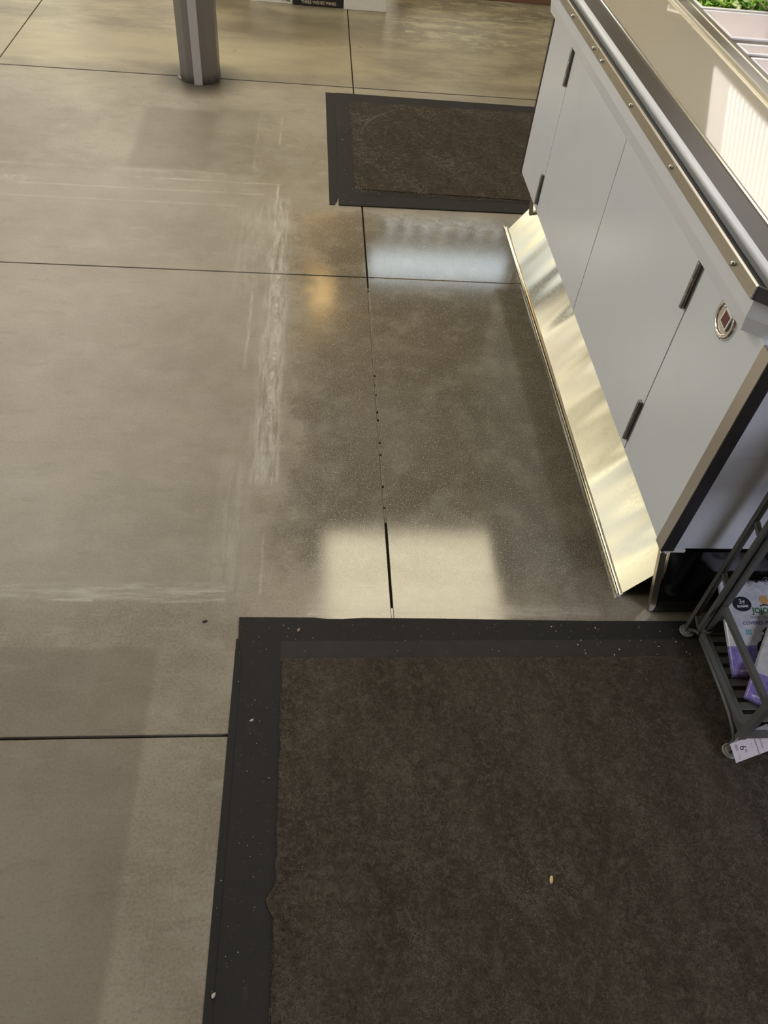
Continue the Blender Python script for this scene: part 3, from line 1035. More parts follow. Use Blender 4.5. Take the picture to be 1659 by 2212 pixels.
rail_piece(1.1375, 2.2815)
rail_piece(2.2830, 2.9225)
for (ya, sgn) in ((1.1368, 1), (2.923, -1)):
    b = MB()
    rings = []
    for (x, z) in rail_prof:
        rings.append([b.bm.verts.new(p) for p in ((x, ya, z), (x + 0.118, ya - sgn * 0.094, z))])
    n = len(rings)
    for i in range(n):
        A, B2 = rings[i], rings[(i + 1) % n]
        b.bm.faces.new((A[0], A[1], B2[1], B2[0]))
    b.bm.faces.new([r[0] for r in rings])
    b.bm.faces.new([r[1] for r in rings][::-1])
    b.build('bumper_rail_corner', M['rail_end'], bar)
MB().box(0.7725, 0.7765, 1.1335, 1.1385, 0.8868, 0.9138, 0.001).build('rail_corner_edge', M['screw'], bar)
for yq in (2.5915, 2.3243, 2.2300, 1.9380, 1.6130, 1.2300):
    MB().lathe([(0, 0.0075), (0.0036, 0.0072), (0.0050, 0.0045), (0.0050, 0.0), (0, -0.001)], (0.7735, yq, 0.8990), (-1, 0, 0), 14).build('screw', M['screw'], bar, True)
# gap, rounded bead, steel band with painted dark reflection, deck edge, deck, rim
loft([(0.7800, 0.8838), (0.7800, 0.8850), (0.824, 0.8850), (0.824, 0.8838)], 'shadow_gap', M['seam'], bar)
bead = []
for k in range(9):
    a = math.pi * (1.0 - 0.55 * k / 8)
    bead.append((0.8325 + 0.0105 * math.cos(a), 0.8925 + 0.0085 * math.sin(a)))
bead += [(0.842, 0.9005), (0.842, 0.8845), (0.822, 0.8845)]
loft(bead, 'edge_bead', M['bead'], bar, smooth=50)
loft([(0.842, 0.884), (0.842, 0.8995), (0.895, 0.9015), (0.895, 0.884)], 'dark_reflection_band', M['bronze_and_reflection'], bar)  # steel band, its dark reflection painted as a brown colour
loft([(0.895, 0.884), (0.895, 0.9040), (0.899, 0.9052), (0.906, 0.9030), (0.906, 0.884)], 'deck_edge', M['rim_light'], bar)
b = MB()
b.box(0.906, 1.150, 1.13, 2.94, 0.884, 0.9005)
b.build('deck', M['deck'], bar)
b = MB()
b.prism([(1.146, 0.890), (1.146, 0.9045), (1.150, 0.9075), (1.156, 0.9060), (1.157, 0.9035), (1.161, 0.9035), (1.163, 0.9085), (1.196, 0.9085), (1.199, 0.9050), (1.203, 0.9050), (1.205, 0.9080), (1.219, 0.9080), (1.221, 0.900), (1.221, 0.75), (1.212, 0.75), (1.212, 0.890)], 'y', 1.13, 2.94)
b.build('well_rim', M['rim'], bar)
b = MB()
b.box(1.60, 1.89, 1.13, 2.94, 0.884, 0.905)
b.box(1.221, 1.60, 1.13, 1.20, 0.884, 0.905)
b.box(1.221, 1.60, 2.90, 2.94, 0.884, 0.905)
b.build('deck_back', M['deck'], bar)
MB().box(1.221, 1.60, 1.20, 2.90, 0.84, 0.845).build('well_floor', M['well'], bar)
# flush pull on the near face panel
fp = MB()
yc, zc, rad = 1.2395, 0.7740, 0.038
ring = [(XF - 0.004, yc + rad * math.cos(2 * math.pi * k / 40), zc + rad * 0.98 * math.sin(2 * math.pi * k / 40)) for k in range(41)]
b = MB()
b.lathe([(0.0290, 0.0), (0.0292, 0.0035), (0.0315, 0.0068), (0.0350, 0.0078), (0.0385, 0.0065), (0.0405, 0.0035), (0.0410, 0.0)], (XF, yc, zc), (-1, 0, 0), 40)
lk = b.build('flush_pull', M['chrome'], bar, True)
lk['label'] = 'round chrome pull'
MB().lathe([(0.0, 0.0006), (0.018, 0.0008), (0.026, 0.0016), (0.0295, 0.0030)], (XF, yc, zc), (-1, 0, 0), 40).build('pull_dish', M['chrome'], lk, True)
b = MB()
mt = Matrix.Translation((XF - 0.0012, yc - 0.002, zc - 0.003)) @ Matrix.Rotation(0.12, 4, 'X')
b.box(-0.0040, 0.004, -0.017, 0.017, -0.013, 0.022, 0.001, 1, mt)
b.build('latch_frame', M['white_plastic'], lk)
b = MB()
b.box(-0.0048, 0.003, -0.0125, 0.0125, -0.009, 0.018, 0.001, 1, mt)
b.build('latch_plate', simple('rust_plate', (0.16, 0.055, 0.045), 0.25, 0.4, var=0.4, scale=60), lk)
for a in (2.55, 4.35):
    MB().lathe([(0.0028, 0), (0.0026, 0.002), (0, 0.003)], (XF - 0.0050, yc + 0.0375 * math.cos(a + math.pi) * -1, zc + 0.0375 * math.sin(a)), (-1, 0, 0), 10).build('rivet', M['chrome'], lk, True)

# unseen canopy added to light the food and mirror its ribs in the deck
cn = empty('added_canopy', (1.75, 2.0, 0.905), 'added unseen white canopy lamp with a ribbed slanted diffuser standing on the back of the salad bar', 'lamp')
for y in (1.16, 2.86):
    MB().tube([(1.82, y, 0.905), (1.82, y, 1.62)], 0.012, 10).build('post', M['rim'], cn)
MB().prism([(1.15, 1.64), (1.86, 1.64), (1.86, 1.60), (1.15, 1.60)], 'y', 1.14, 2.90).build('hood', M['white_plastic'], cn)
dg_ = emission('canopy_diffuser_glow', (1.0, 0.95, 1.0), 0.62)
MB().prism([(1.40, 1.10), (1.545, 1.60), (1.555, 1.60), (1.41, 1.10)], 'y', 1.20, 2.88).build('diffuser', dg_, cn)
rb = emission('canopy_rib_glow', (1.0, 0.97, 1.0), 1.25)
b = MB()
for k in range(44):
    y = 1.22 + k * 0.036
    if y > 2.70:
        break
    b.prism([(1.396, 1.10), (1.541, 1.60), (1.546, 1.60), (1.401, 1.10)], 'y', y, y + 0.011)
tag(b.build('diffuser_ribs', rb, cn), kind='stuff')
MB().box(1.22, 1.32, 1.22, 2.86, 1.585, 1.60).build('lamp_tube', emission('canopy_tube_glow', (1.0, 0.97, 0.95), 9.0), cn)

# ------------------------------------------------------------------ kick plate
kp = empty('kick_plate', (0.84, 2.0, 0), 'loose galvanised steel kick plate leaning under the salad bar', 'kick plate')
bm = bmesh.new()
# thin sheet rising from its floor lip up under the cabinet, slightly buckled along its length
NYK, NXK = 90, 6
th = 0.0014
SX0, SZ0, SX1, SZ1 = 0.8215, 0.0075, 0.9240, 0.1500
nrm = Vector((-(SZ1 - SZ0), 0, SX1 - SX0)).normalized()
lay = []
for off in (0.0, -th):
    rows = []
    for j_ in range(NYK + 1):
        row = []
        for i_ in range(NXK + 1):
            q = i_ / NXK
            yk = 1.1195 + (2.970 - 1.1195) * j_ / NYK
            wv = 0.0011 * math.sin(yk * 21 + 1.0) + 0.0009 * math.sin(yk * 37 + 2.2) + 0.0005 * math.sin(yk * 63 + 0.4)
            wv *= 0.25 + 0.75 * q
            row.append(bm.verts.new(Vector((SX0 + (SX1 - SX0) * q, yk, SZ0 + (SZ1 - SZ0) * q)) + nrm * (wv + off)))
        rows.append(row)
    lay.append(rows)
for rows in lay:
    for j_ in range(NYK):
        for i_ in range(NXK):
            f = bm.faces.new((rows[j_][i_], rows[j_][i_ + 1], rows[j_ + 1][i_ + 1], rows[j_ + 1][i_]))
            f.smooth = True
edge = [(0, i_) for i_ in range(NXK + 1)] + [(j_, NXK) for j_ in range(1, NYK + 1)] + [(NYK, i_) for i_ in range(NXK - 1, -1, -1)] + [(j_, 0) for j_ in range(NYK - 1, 0, -1)]
for (ja, ia), (jb, ib) in zip(edge, edge[1:] + edge[:1]):
    bm.faces.new((lay[0][ja][ia], lay[0][jb][ib], lay[1][jb][ib], lay[1][ja][ia]))
b = MB()
b.bm.free()
b.bm = bm
o = b.build('sheet', M['kick'], kp)
o.data.set_sharp_from_angle(angle=math.radians(40))
b = MB()
b.prism([(0.8225, 0.0080), (0.8165, 0.0040), (0.8115, 0.0045), (0.8095, 0.0110), (0.8075, 0.0118), (0.8060, 0.0100), (0.8080, 0.0010), (0.8180, 0.0002), (0.8235, 0.0060)], 'y', 1.117, 2.995)
b.build('rolled_lip', M['kick'], kp, 50)

# ------------------------------------------------------------------ food pans, lettuce, scoop
def clear_mat():
    t = NT('clear_polycarbonate')
    t.set(Base_Color=(0.93, 0.91, 0.92), Roughness=0.08, Transmission_Weight=0.55, IOR=1.3, Specular_IOR_Level=0.6)
    return t.mat


M['clear'] = clear_mat()
M['pan_rim'] = simple('frosted_rim', (0.80, 0.78, 0.80), 0.12, var=0.03)
M['pan_wall'] = simple('cloudy_wall', (0.86, 0.79, 0.76), 0.25, var=0.06, scale=10)


def pan(y0, y1, label, depth=0.055, x0=1.222, x1=1.596):
    p = empty('food_pan', ((x0 + x1) / 2, (y0 + y1) / 2, 0.845), label, 'pan', 'food pans in the salad bar well')
    zt = 0.905
    b = MB()
    w, tp = 0.012, 0.012
    # inner tapered tub
    top = [(x0 + w, y0 + w), (x1 - w, y0 + w), (x1 - w, y1 - w), (x0 + w, y1 - w)]
    bot = [(x0 + w + tp, y0 + w + tp), (x1 - w - tp, y0 + w + tp), (x1 - w - tp, y1 - w - tp), (x0 + w + tp, y1 - w - tp)]
    vt = [b.bm.verts.new((x, y, zt)) for x, y in top]
    vb = [b.bm.verts.new((x, y, zt - depth)) for x, y in bot]
    for i in range(4):
        j = (i + 1) % 4
        b.bm.faces.new((vt[i], vt[j], vb[j], vb[i]))
    b.bm.faces.new(vb)
    b.build('tub', M['pan_wall'], p)
    b = MB()
    for a in ((x0, x1, y0, y0 + w), (x0, x1, y1 - w, y1), (x0, x0 + w, y0 + w, y1 - w), (x1 - w, x1, y0 + w, y1 - w)):
        b.box(*a, zt - 0.004, zt + 0.004, 0.0025, 2)
    b.build('rim', M['pan_rim'], p, 60)
    return p


pan(2.748, 2.895, 'clear food pan heaped with chopped lettuce, farthest pan of the salad bar')
pan(2.475, 2.728, 'empty cloudy food pan in front of the lettuce pan')
pan(2.345, 2.430, 'narrow clear food pan just in front of the empty cloudy pan')
pan(1.95, 2.318, 'wide cloudy food pan nearest the camera in the salad bar well')


def leaf_mats():
    out = []
    for nme, ca, cb in (('leaf_bright', (0.20, 0.42, 0.03), (0.42, 0.62, 0.12)), ('leaf_dark', (0.07, 0.22, 0.02), (0.20, 0.40, 0.05)),
                        ('leaf_pale', (0.55, 0.68, 0.28), (0.75, 0.80, 0.48))):
        t = NT(nme)
        t.set(Base_Color=t.mix(t.noise(70, 3), ca, cb), Roughness=0.35)
        out.append(t.mat)
    return out


LM = leaf_mats()
rl = random.Random(21)
leafmesh = []
for k in range(9):
    b = MB()
    nu, nv = 6, 5
    grid = []
    ph = rl.uniform(0, 6)
    for i in range(nu):
        row = []
        for j in range(nv):
            u, v = i / (nu - 1) - .5, j / (nv - 1) - .5
            wdt = 0.6 + 0.4 * math.sin(math.pi * (i + 0.5) / nu)
            z = 0.10 * math.sin(7 * u + ph) * abs(v) * 2 + 0.18 * math.cos(3 * v + ph) * u + rl.uniform(-.04, .04)
            row.append(b.bm.verts.new((u * 0.036, v * 0.030 * wdt, z * 0.036)))
        grid.append(row)
    for i in range(nu - 1):
        for j in range(nv - 1):
            b.bm.faces.new((grid[i][j], grid[i + 1][j], grid[i + 1][j + 1], grid[i][j + 1]))
    me = bpy.data.meshes.new('lettuce_piece')
    b.bm.to_mesh(me)
    b.bm.free()
    me.polygons.foreach_set('use_smooth', [True] * len(me.polygons))
    me.materials.append(LM[(0, 1, 0, 2, 0, 1, 0, 2, 1)[k]])
    leafmesh.append(me)
# heap of chopped leaves: joined, nobody could count them
bm = bmesh.new()
for k in range(430):
    me = leafmesh[k % 9]
    n0 = len(bm.verts)
    f0 = len(bm.faces)
    bm.from_mesh(me)
    bm.verts.ensure_lookup_table()
    bm.faces.ensure_lookup_table()
    x, y = rl.uniform(1.250, 1.575), rl.uniform(2.775, 2.87)
    hh = 0.045 * (1 - ((y - 2.822) / 0.06) ** 2 * 0.5) * (1 - ((x - 1.44) / 0.25) ** 2 * 0.6)
    mt = Matrix.Translation((x, y, 0.885 + rl.random() ** 0.6 * hh)) @ Matrix.Rotation(rl.uniform(0, 6.3), 4, 'Z') @ Matrix.Rotation(rl.uniform(-1.0, 1.0), 4, 'X') @ Matrix.Rotation(rl.uniform(-.8, .8), 4, 'Y')
    for v in bm.verts[n0:]:
        v.co = mt @ v.co
    mi = (0, 1, 0, 2, 0, 1, 0, 2, 1)[k % 9]
    for f in bm.faces[f0:]:
        f.material_index = mi
        f.smooth = True
me = bpy.data.meshes.new('lettuce')
bm.to_mesh(me)
bm.free()
for q in LM:
    me.materials.append(q)
o = bpy.data.objects.new('lettuce', me)
coll.objects.link(o)
tag(o, 'chopped green lettuce heaped in the farthest food pan', 'lettuce', kind='stuff')
# white scoop handle across the lettuce pan
b = MB()
pth = [(1.165, 2.865, 0.930), (1.22, 2.858, 0.934), (1.29, 2.846, 0.935), (1.335, 2.838, 0.933), (1.356, 2.834, 0.930), (1.366, 2.832, 0.927)]
b.tube(pth, [0.012, 0.016, 0.020, 0.019, 0.015, 0.006], 14)
for v in b.bm.verts:
    v.co.z = 0.930 + (v.co.z - 0.930) * 0.75
o = b.build('serving_scoop', M['white_plastic'], None, True, at=(1.27, 2.85, 0.912))
tag(o, 'white plastic scoop handle lying across the lettuce pan', 'scoop')

# ------------------------------------------------------------------ metal rack
def rack_mat():
    t = NT('grey_powder_coat')
    c = t.mix(t.noise(20, 4), (0.075, 0.076, 0.072), (0.105, 0.103, 0.096))
    c = t.mix(t.mul(t.step(t.noise(60, 5, .7), 0.58, 0.75), 0.4), c, (0.14, 0.125, 0.10))
    t.set(Base_Color=c, Roughness=0.42)
    return t.mat


M['rack'] = rack_mat()
M['foot'] = simple('grey_rubber_foot', (0.27, 0.29, 0.28), 0.5, var=0.1)
rk = empty('wire_rack', (1.22, 0.84, 0), 'dark grey slatted metal rack on round feet holding snack bags on the near mat', 'rack')
ZM = 0.0045


def foot(x, y, z0):
    b = MB()
    b.lathe([(0, 0), (0.0165, 0), (0.0185, 0.0012), (0.0185, 0.0036), (0.0172, 0.0048), (0.0150, 0.0050), (0.0140, 0.0040), (0.0115, 0.0042), (0.0105, 0.0062), (0, 0.0064)], (x, y, z0), n=22)
    b.build('foot', M['foot'], rk, 35)


for (x, sgn) in ((0.962, 1), (1.55, -1)):
    foot(x, 1.004, ZM)
    foot(x - sgn * 0.004, 0.684, 0.0085)
    # back ladder frame
    MB().tube([(x, 1.008, 0.009), (x, 1.0430, 0.78)], 0.0062, sq=True).build('rear_leg', M['rack'], rk)
    MB().tube([(x + sgn * .003, 0.9735, 0.060), (x + sgn * .003, 1.0023, 0.78)], 0.0056, sq=True).build('rear_leg', M['rack'], rk)
    for z in (0.068, 0.235, 0.410, 0.585, 0.745):
        yo = 1.0075 + 0.0455 * z
        yi = 0.9735 + 0.0402 * (z - .06)
        MB().tube([(x + sgn * .001, yo - .006, z + 0.006), (x + sgn * .003, yi + .006, z - 0.006)], 0.0050, sq=True).build('rung', M['rack'], rk)
    # curved foot braces
    pb = [(x, 1.004, 0.016)] + [(x + sgn * 0.001, 0.999 - 0.034 * k / 6, 0.018 + 0.034 * math.sin(math.pi / 2 * k / 6)) for k in range(1, 7)]
    MB().tube(pb, 0.0046, 8).build('foot_brace', M['rack'], rk, True)
    pf = [(x - sgn * 0.004, 0.684, 0.018), (x - sgn * 0.004, 0.686, 0.030), (x - sgn * .006, 0.697, 0.048), (x - sgn * .007, 0.720, 0.060), (x - sgn * .007, 0.75, 0.066), (x - sgn * .006, 0.80, 0.066), (x - sgn * .004, 0.95, 0.060)]
    MB().tube(pf, 0.0046, 8).build('foot_brace', M['rack'], rk, True)
    # nested post, front post and guard rail
    MB().tube([(x + sgn * 0.018, 0.9700, 0.064), (x + sgn * 0.018, 0.9857, 0.76)], 0.0068, sq=True).build('post', M['rack'], rk)
    MB().lathe([(0.0125, 0), (0.0135, 0.002), (0.0135, 0.016), (0.0125, 0.018), (0.0105, 0.018)], (x + sgn * 0.016, 0.969, 0.056), n=18).build('collar', M['rack'], rk, True)
    MB().tube([(x - sgn * 0.003, 0.686, 0.0125), (x + sgn * 0.004, 0.697, 0.070), (x + sgn * 0.010, 0.704, 0.18), (x + sgn * 0.012, 0.707, 0.76)], 0.0082, sq=True).build('post', M['rack'], rk)
    MB().tube([(x + sgn * 0.016, 0.963, 0.168), (x + sgn * 0.014, 0.712, 0.181)], 0.0066, sq=True).build('guard_rail', M['rack'], rk)
    # shelf side bar
    MB().tube([(x + sgn * 0.003, 0.958, 0.060), (x + sgn * 0.003, 0.700, 0.073)], 0.0062, sq=True).build('shelf_side_bar', M['rack'], rk)
    MB().tube([(x + sgn * 0.0165, 0.956, 0.058), (x + sgn * 0.0165, 0.700, 0.071)], 0.0048, sq=True).build('shelf_side_bar', M['rack'], rk)
# shelf slats run across
for k in range(9):
    y = 0.705 + k * 0.0305
    z = 0.0715 - (y - 0.700) * 0.0505
    MB().box(0.982, 1.530, y - 0.0095, y + 0.0095, z - 0.004, z, 0.0012, 1).build('shelf_slat', M['rack'], rk)
MB().tube([(0.972, 0.695, 0.071), (1.54, 0.695, 0.071)], 0.0062, sq=True).build('shelf_front_bar', M['rack'], rk)
MB().tube([(0.972, 0.962, 0.062), (1.54, 0.962, 0.062)], 0.0060, sq=True).build('shelf_back_bar', M['rack'], rk)
for z in (0.76,):
    for k in range(9):
        y = 0.72 + k * 0.0300
        MB().box(0.972, 1.540, y - 0.0095, y + 0.0095, z - 0.004, z, 0.0012, 1).build('shelf_slat', M['rack'], rk)

# ------------------------------------------------------------------ snack bags
def bag_mat():
    t = NT('pouch_film')
    s = t.sep(t.uv)
    cl = t.noise(9, 4, 0.6, t.mapping((1, 1.6, 1), vec=t.uv))
    c = t.mix(t.step(cl, 0.35, 0.7), (0.50, 0.52, 0.60), (0.66, 0.66, 0.70))
    pur = t.mix(t.step(cl, 0.35, 0.65), (0.155, 0.120, 0.385), (0.290, 0.240, 0.520))
    edge = t.add(s[1], t.mul(t.sub(s[0], 0.4), -0.0))
    c = t.mix(t.step(edge, 0.305, 0.311), pur, c)
    t.set(Base_Color=c, Roughness=0.28, Metallic=0.15)
    t.bump(t.noise(16, 4, 0.6, vec=t.uv), 0.25, 0.004)
    return t.mat


M['pouch'] = bag_mat()
M['navy'] = simple('navy_print', (0.012, 0.012, 0.028), 0.35)
M['white_print'] = simple('white_print', (0.75, 0.75, 0.78), 0.4)
M['green_print'] = simple('green_print', (0.012, 0.105, 0.030), 0.4)
M['purple_print'] = simple('purple_print', (0.10, 0.075, 0.21), 0.4)
M['grey_print'] = simple('grey_violet_print', (0.20, 0.175, 0.24), 0.4)
M['teal_print'] = simple('teal_print', (0.12, 0.36, 0.42), 0.4)
M['skin_print'] = simple('tan_print', (0.50, 0.29, 0.10), 0.4)
M['choc'] = simple('chocolate_print', (0.022, 0.009, 0.007), 0.12)
M['choc_light'] = simple('chocolate_sheen_print', (0.085, 0.042, 0.036), 0.15)
M['choc_tan'] = simple('toffee_print', (0.30, 0.14, 0.055), 0.2)
M['hole'] = simple('punched_hole', (0.004, 0.004, 0.004), 0.9)


def pouch(A, U, V, w, h, bulge, label, curl=0.0, twist=0.0, full=True):
    A, U, V = Vector(A), Vector(U).normalized(), Vector(V).normalized()
    N = U.cross(V).normalized()
    o = empty('snack_bag', A + U * w / 2, label, 'snack bag', 'snack bags on the rack')

    def height(u, v):
        s, t_ = min(max(u / w, 0), 1), min(max(v / h, 0), 1)
        prof = (4 * s * (1 - s)) ** 0.7 * min(1.0, (1 - t_) / 0.35) ** 0.8 * min(1.0, t_ / 0.12) ** 0.6
        c = curl * (1 - t_) ** 3 * (2 * abs(s - 0.5)) ** 2 + twist * (s - .5) * (1 - t_) ** 2
        return bulge * prof, c

    def pt(u, v, off=0.0, side=1):
        hb, c = height(u, v)
        return A + U * u + V * v + N * (c + (hb if side > 0 else -hb * 0.25) + off)
    nu, nv = 22, 30
    b = bmesh.new()
    uvl = b.loops.layers.uv.new('UVMap')
    rows = {}
    for side in (1, -1):
        for i in range(nu + 1):
            for j in range(nv + 1):
                if side < 0 and (i in (0, nu) or j in (0, nv)):
                    rows[(side, i, j)] = rows[(1, i, j)]
                    continue
                rows[(side, i, j)] = b.verts.new(pt(w * i / nu, h * j / nv, 0, side) - (A + U * w / 2))
    for side in (1, -1):
        for i in range(nu):
            for j in range(nv):
                q = [(i, j), (i + 1, j), (i + 1, j + 1), (i, j + 1)]
                if side < 0:
                    q = q[::-1]
                f = b.faces.new([rows[(side, *p)] for p in q])
                f.smooth = True
                for lp, p in zip(f.loops, q):
                    lp[uvl].uv = (p[0] / nu, p[1] / nv)
    me = bpy.data.meshes.new('pouch')
    b.to_mesh(me)
    b.free()
    me.materials.append(M['pouch'])
    po = bpy.data.objects.new('pouch', me)
    coll.objects.link(po)
    po.parent = o

    def pr(name, vs, fs, mat, u0, v0, off=0.0006, label=None):
        mapped(name, vs, fs, lambda q: pt(u0 + q.x, v0 + q.y, off), mat, o, label)

    def disc(rx, ry, n=28, inner=0.0):
        vs, fs = [], []
        if inner <= 0:
            # fan with a mid ring so that it follows the bulge
            vs.append(Vector((0, 0, 0)))
            for rr in (0.5, 1.0):
                for k in range(n):
                    vs.append(Vector((rx * rr * math.cos(2 * math.pi * k / n), ry * rr * math.sin(2 * math.pi * k / n), 0)))
            for k in range(n):
                k2 = (k + 1) % n
                fs.append([0, 1 + k, 1 + k2])
                fs.append([1 + k, 1 + n + k, 1 + n + k2, 1 + k2])
        else:
            for rr in (inner, 1.0):
                for k in range(n):
                    vs.append(Vector((rx * rr * math.cos(2 * math.pi * k / n), ry * rr * math.sin(2 * math.pi * k / n), 0)))
            for k in range(n):
                k2 = (k + 1) % n
                fs.append([k, n + k, n + k2, k2])
        return vs, fs

    def txt(s, size, mat, u0, v0, bold=0.0, align='LEFT', spacing=1.0, off=0.0007):
        vs, fs = text_mesh(s, size, align, bold, spacing)
        pr('lettering', vs, fs, mat, u0, v0, off)
    if full:
        vs, fs = disc(0.0225, 0.0190)
        pr('sugar_badge', vs, fs, M['navy'], 0.0480, 0.1735, 0.0006)
        txt('3g', 0.0155, M['white_print'], 0.0480, 0.1745, 0.0003, 'CENTER', off=0.0014)
        txt('SUGAR', 0.0082, M['white_print'], 0.0480, 0.1648, 0.0003, 'CENTER', off=0.0014)
        txt("JOJO'S", 0.0192, M['green_print'], 0.0690, 0.1500, 0.0006)
        txt('DARK CHOCOLATE', 0.0088, M['grey_print'], 0.0610, 0.1370, 0.0001, spacing=1.05)
        txt('COVERED PRETZELS', 0.0112, M['purple_print'], 0.0405, 0.1225, 0.0003, spacing=1.05)
        vs, fs = disc(0.0042, 0.0042)
        pr('hang_hole', vs, fs, M['hole'], 0.0996, 0.2325, 0.0008)
        for (u, v) in ((0.1263, 0.2338), (0.0778, 0.2300)):
            vs, fs = disc(0.0088, 0.0095, inner=0.88)
            pr('seal_mark', vs, fs, M['grey_print'], u, v)
            vs, fs = disc(0.0028, 0.0048)
            pr('seal_mark', vs, fs, M['grey_print'], u, v)
        # little rounded nut over a dark arched branch above the name
        vs, fs = disc(0.0112, 0.0120)
        pr('nut_print', vs, fs, M['skin_print'], 0.1050, 0.1835, 0.0006)
        vs = [Vector((x, y, 0)) for x, y in ((-.015, -.003), (-.012, .001), (-.006, .002), (-.003, .005), (0, .003), (.004, .0035), (.010, .002), (.016, -.003), (.010, -.0012), (0, 0), (-.008, -.0012))]
        pr('branch_print', vs, [[0, 1, 10], [1, 2, 9, 10], [2, 3, 4, 9], [4, 5, 9], [5, 6, 8, 9], [6, 7, 8]], M['navy'], 0.1035, 0.1690, 0.0010)
        for r_ in range(2):
            for c_ in range(3):
                vs = [Vector(q) for q in ((0, 0, 0), (.0042, 0, 0), (.0042, .0058, 0), (0, .0058, 0))]
                pr('teal_mark', vs, [[0, 1, 2, 3]], M['teal_print'], 0.0445 + c_ * .0047, 0.0985 + r_ * .0066)
        txt('NET WT 4.5 OZ (128g)', 0.0058, M['white_print'], 0.0190, 0.0125, 0.0002)
        # chocolate covered pretzels pictured on the front

        def pretzel(u0, v0, sc, rot, mat):
            ring_ = []
            for k in range(44):
                a = 2 * math.pi * k / 44
                x = 0.020 * math.sin(a) * (1 + 0.25 * math.cos(2 * a))
                y = 0.016 * math.cos(a) - 0.006 * abs(math.sin(a))
                ring_.append((x, y))
            vs, fs = [], []

            def ribbon(pts, wd, closed):
                n0 = len(vs)
                n = len(pts)
                for i in range(n):
                    p = pts[i]
                    q = pts[(i + 1) % n] if closed or i < n - 1 else pts[i]
                    r = pts[i - 1] if closed or i > 0 else pts[i]
                    tx, ty = q[0] - r[0], q[1] - r[1]
                    l = math.hypot(tx, ty) or 1
                    nx, ny = -ty / l * wd, tx / l * wd
                    vs.append((p[0] + nx, p[1] + ny))
                    vs.append((p[0] - nx, p[1] - ny))
                for i in range(n if closed else n - 1):
                    j = (i + 1) % n
                    fs.append([n0 + 2 * i, n0 + 2 * i + 1, n0 + 2 * j + 1, n0 + 2 * j])
            ribbon(ring_, 0.0050, True)
            ribbon([(-0.013, -0.014), (-0.006, -0.003), (0.004, 0.006), (0.007, 0.013)], 0.0042, False)
            ribbon([(0.013, -0.014), (0.006, -0.003), (-0.004, 0.006), (-0.007, 0.013)], 0.0042, False)
            cr, sr = math.cos(rot), math.sin(rot)
            vv = [Vector(((x * cr - y * sr) * sc, (x * sr + y * cr) * sc, 0)) for x, y in vs]
            return vv, fs
        vs, fs = disc(0.040, 0.030)
        pr('pretzel_print', vs, fs, M['choc'], 0.118, 0.080, 0.0006)
        for q, (u, v, sc, rot, mm, off) in enumerate(((0.103, 0.096, 1.0, 0.3, 'choc', .0010), (0.135, 0.088, 1.1, 2.0, 'choc', .0010), (0.084, 0.066, 0.95, 0.9, 'choc', .0012),
                                                      (0.115, 0.062, 1.1, -0.4, 'choc', .0013), (0.103, 0.098, 0.80, 0.3, 'choc_light', .0016), (0.084, 0.066, 0.72, 0.9, 'choc_light', .0017),
                                                      (0.097, 0.050, 0.6, 1.7, 'choc_tan', .0018))):
            vs, fs = pretzel(0, 0, sc, rot, mm)
            pr('pretzel_print', vs, fs, M[mm], u, v, off)
        for (u, v, s) in ((0.0835, 0.1005, .0030), (0.0835, 0.0755, .0020), (0.0905, 0.078, .0022), (0.1105, 0.0715, .0030), (0.094, 0.0565, .0016)):
            vs, fs = disc(s, s * 1.2, 12)
            pr('highlight_print', vs, fs, M['white_print'], u, v, 0.0021)
    else:
        txt('NET WT 4.5 OZ (128g)', 0.0058, M['white_print'], 0.014, 0.0125, 0.0002)
    return o


pouch((0.990, 0.834, 0.0735), (1, 0, 0), (0.006, 0.222, 0.0830), 0.172, 0.2370, 0.016,
      'white and purple snack pouch with pretzels pictured, lying back against the cabinet')
pouch((0.9870, 0.7740, 0.0870), (0.86, -0.50, 0.02), (0.47, 0.80, 0.36), 0.160, 0.225, 0.012,
      'white and purple snack pouch slumped askew in front of the upright pouch', curl=0.006, full=False)

# ------------------------------------------------------------------ price tag
tg = empty('price_tag', (0.985, 0.672, 0.05), 'white price card turned on its side at the front foot of the rack', 'price tag')
TA = Vector((0.9494, 0.6476, 0.0317))
TU = Vector((1.0249 - 0.9494, 0.6674 - 0.6476, 0.0465 - 0.0317)).normalized()
TN = Vector((0, -0.6, 0.8))
TV = TN.cross(TU).normalized()
TW, TH = 0.098, 0.0435


def tp(u, v, off=0.0):
    return TA + TU * u + TV * v + TN * off


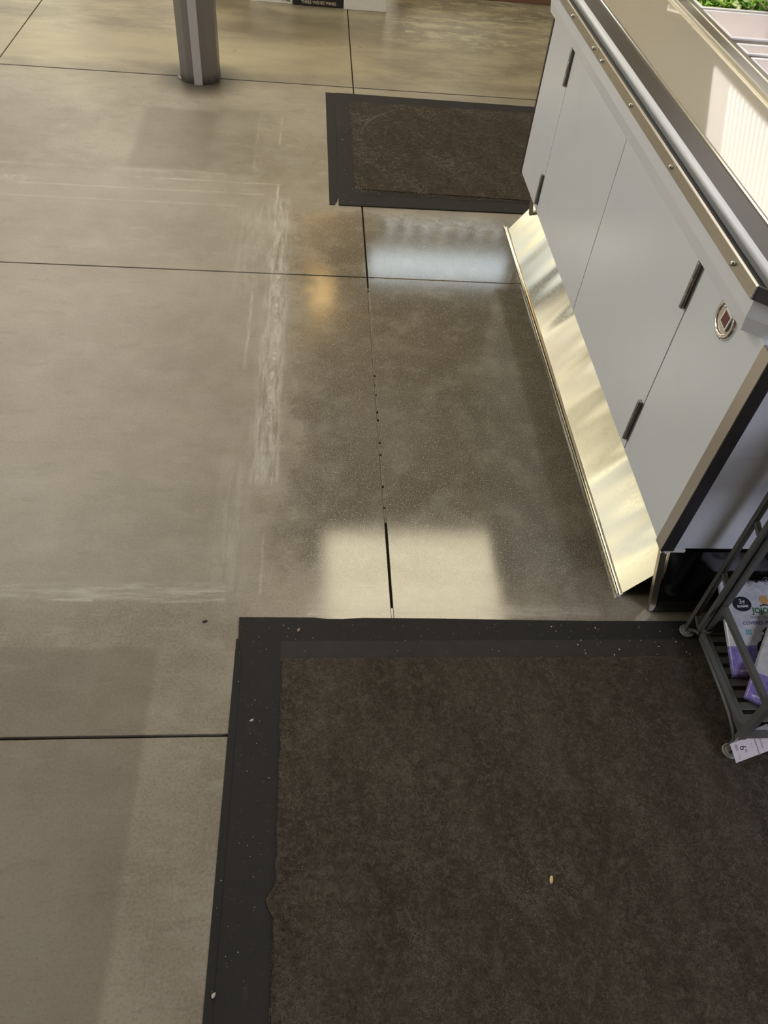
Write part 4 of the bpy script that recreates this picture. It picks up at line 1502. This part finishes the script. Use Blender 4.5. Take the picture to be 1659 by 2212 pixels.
b = MB()
vv = [[b.bm.verts.new(tp(u, v, o_)) for (u, v) in ((0, 0), (TW, 0), (TW, TH), (0, TH))] for o_ in (0.0, 0.0009)]
b.bm.faces.new(vv[0][::-1]); b.bm.faces.new(vv[1])
for i in range(4):
    j = (i + 1) % 4
    b.bm.faces.new((vv[0][i], vv[0][j], vv[1][j], vv[1][i]))
b.build('card', simple('price_card_white', (0.62, 0.56, 0.585), 0.45, var=0.03), tg)
b = MB()
vv = [[b.bm.verts.new(tp(u, v, o_)) for (u, v) in ((-.002, TH - .004), (TW, TH - .004), (TW, TH + .012), (0.03, TH + .009))] for o_ in (-0.003, -0.0005)]
b.bm.faces.new(vv[0][::-1]); b.bm.faces.new(vv[1])
for i in range(4):
    j = (i + 1) % 4
    b.bm.faces.new((vv[0][i], vv[0][j], vv[1][j], vv[1][i]))
b.build('tag_holder', simple('clear_grey_holder', (0.22, 0.22, 0.23), 0.15), tg)
M['tag_grey'] = simple('tag_grey_ink', (0.20, 0.17, 0.19), 0.6)


def tag_text(s, size, mat, u, v, bold=0.0, align='CENTER'):
    # reads downwards: text x runs along -v, text y along +u
    vs, fs = text_mesh(s, size, align, bold)
    mapped('lettering', vs, fs, lambda q: tp(u + q.y, v - q.x, 0.0012), mat, tg)


tag_text('6', 0.0215, M['ink'], 0.0190, 0.0265, 0.0001)
tag_text('45', 0.0085, M['ink'], 0.0280, 0.0175, 0.0)
tag_text('Chocolate Pretzels', 0.0064, M['tag_grey'], 0.0560, 0.0225, 0.0001)
tag_text("JoJo's Dark", 0.0064, M['tag_grey'], 0.0680, 0.0240, 0.0001)
tag_text('4.5 oz', 0.0042, M['tag_grey'], 0.0460, 0.0245, 0.0)
b = MB()
for k in range(7):
    vq = 0.0385 - k * 0.0021
    b.bm.faces.new([b.bm.verts.new(tp(u, v, 0.0012)) for (u, v) in ((0.0085, vq), (0.0145, vq), (0.0145, vq - rs.choice((0.0008, 0.0014))), (0.0085, vq - rs.choice((0.0008, 0.0014))))])
b.build('barcode', M['tag_grey'], tg)
b = MB()
for (u, va, vb) in ((0.0095, 0.0105, 0.0040), (0.0125, 0.0160, 0.0040)):
    b.bm.faces.new([b.bm.verts.new(tp(*q, 0.0012)) for q in ((u, va), (u + .0009, va), (u + .0009, vb), (u, vb))])
b.build('fine_print', M['tag_grey'], tg)
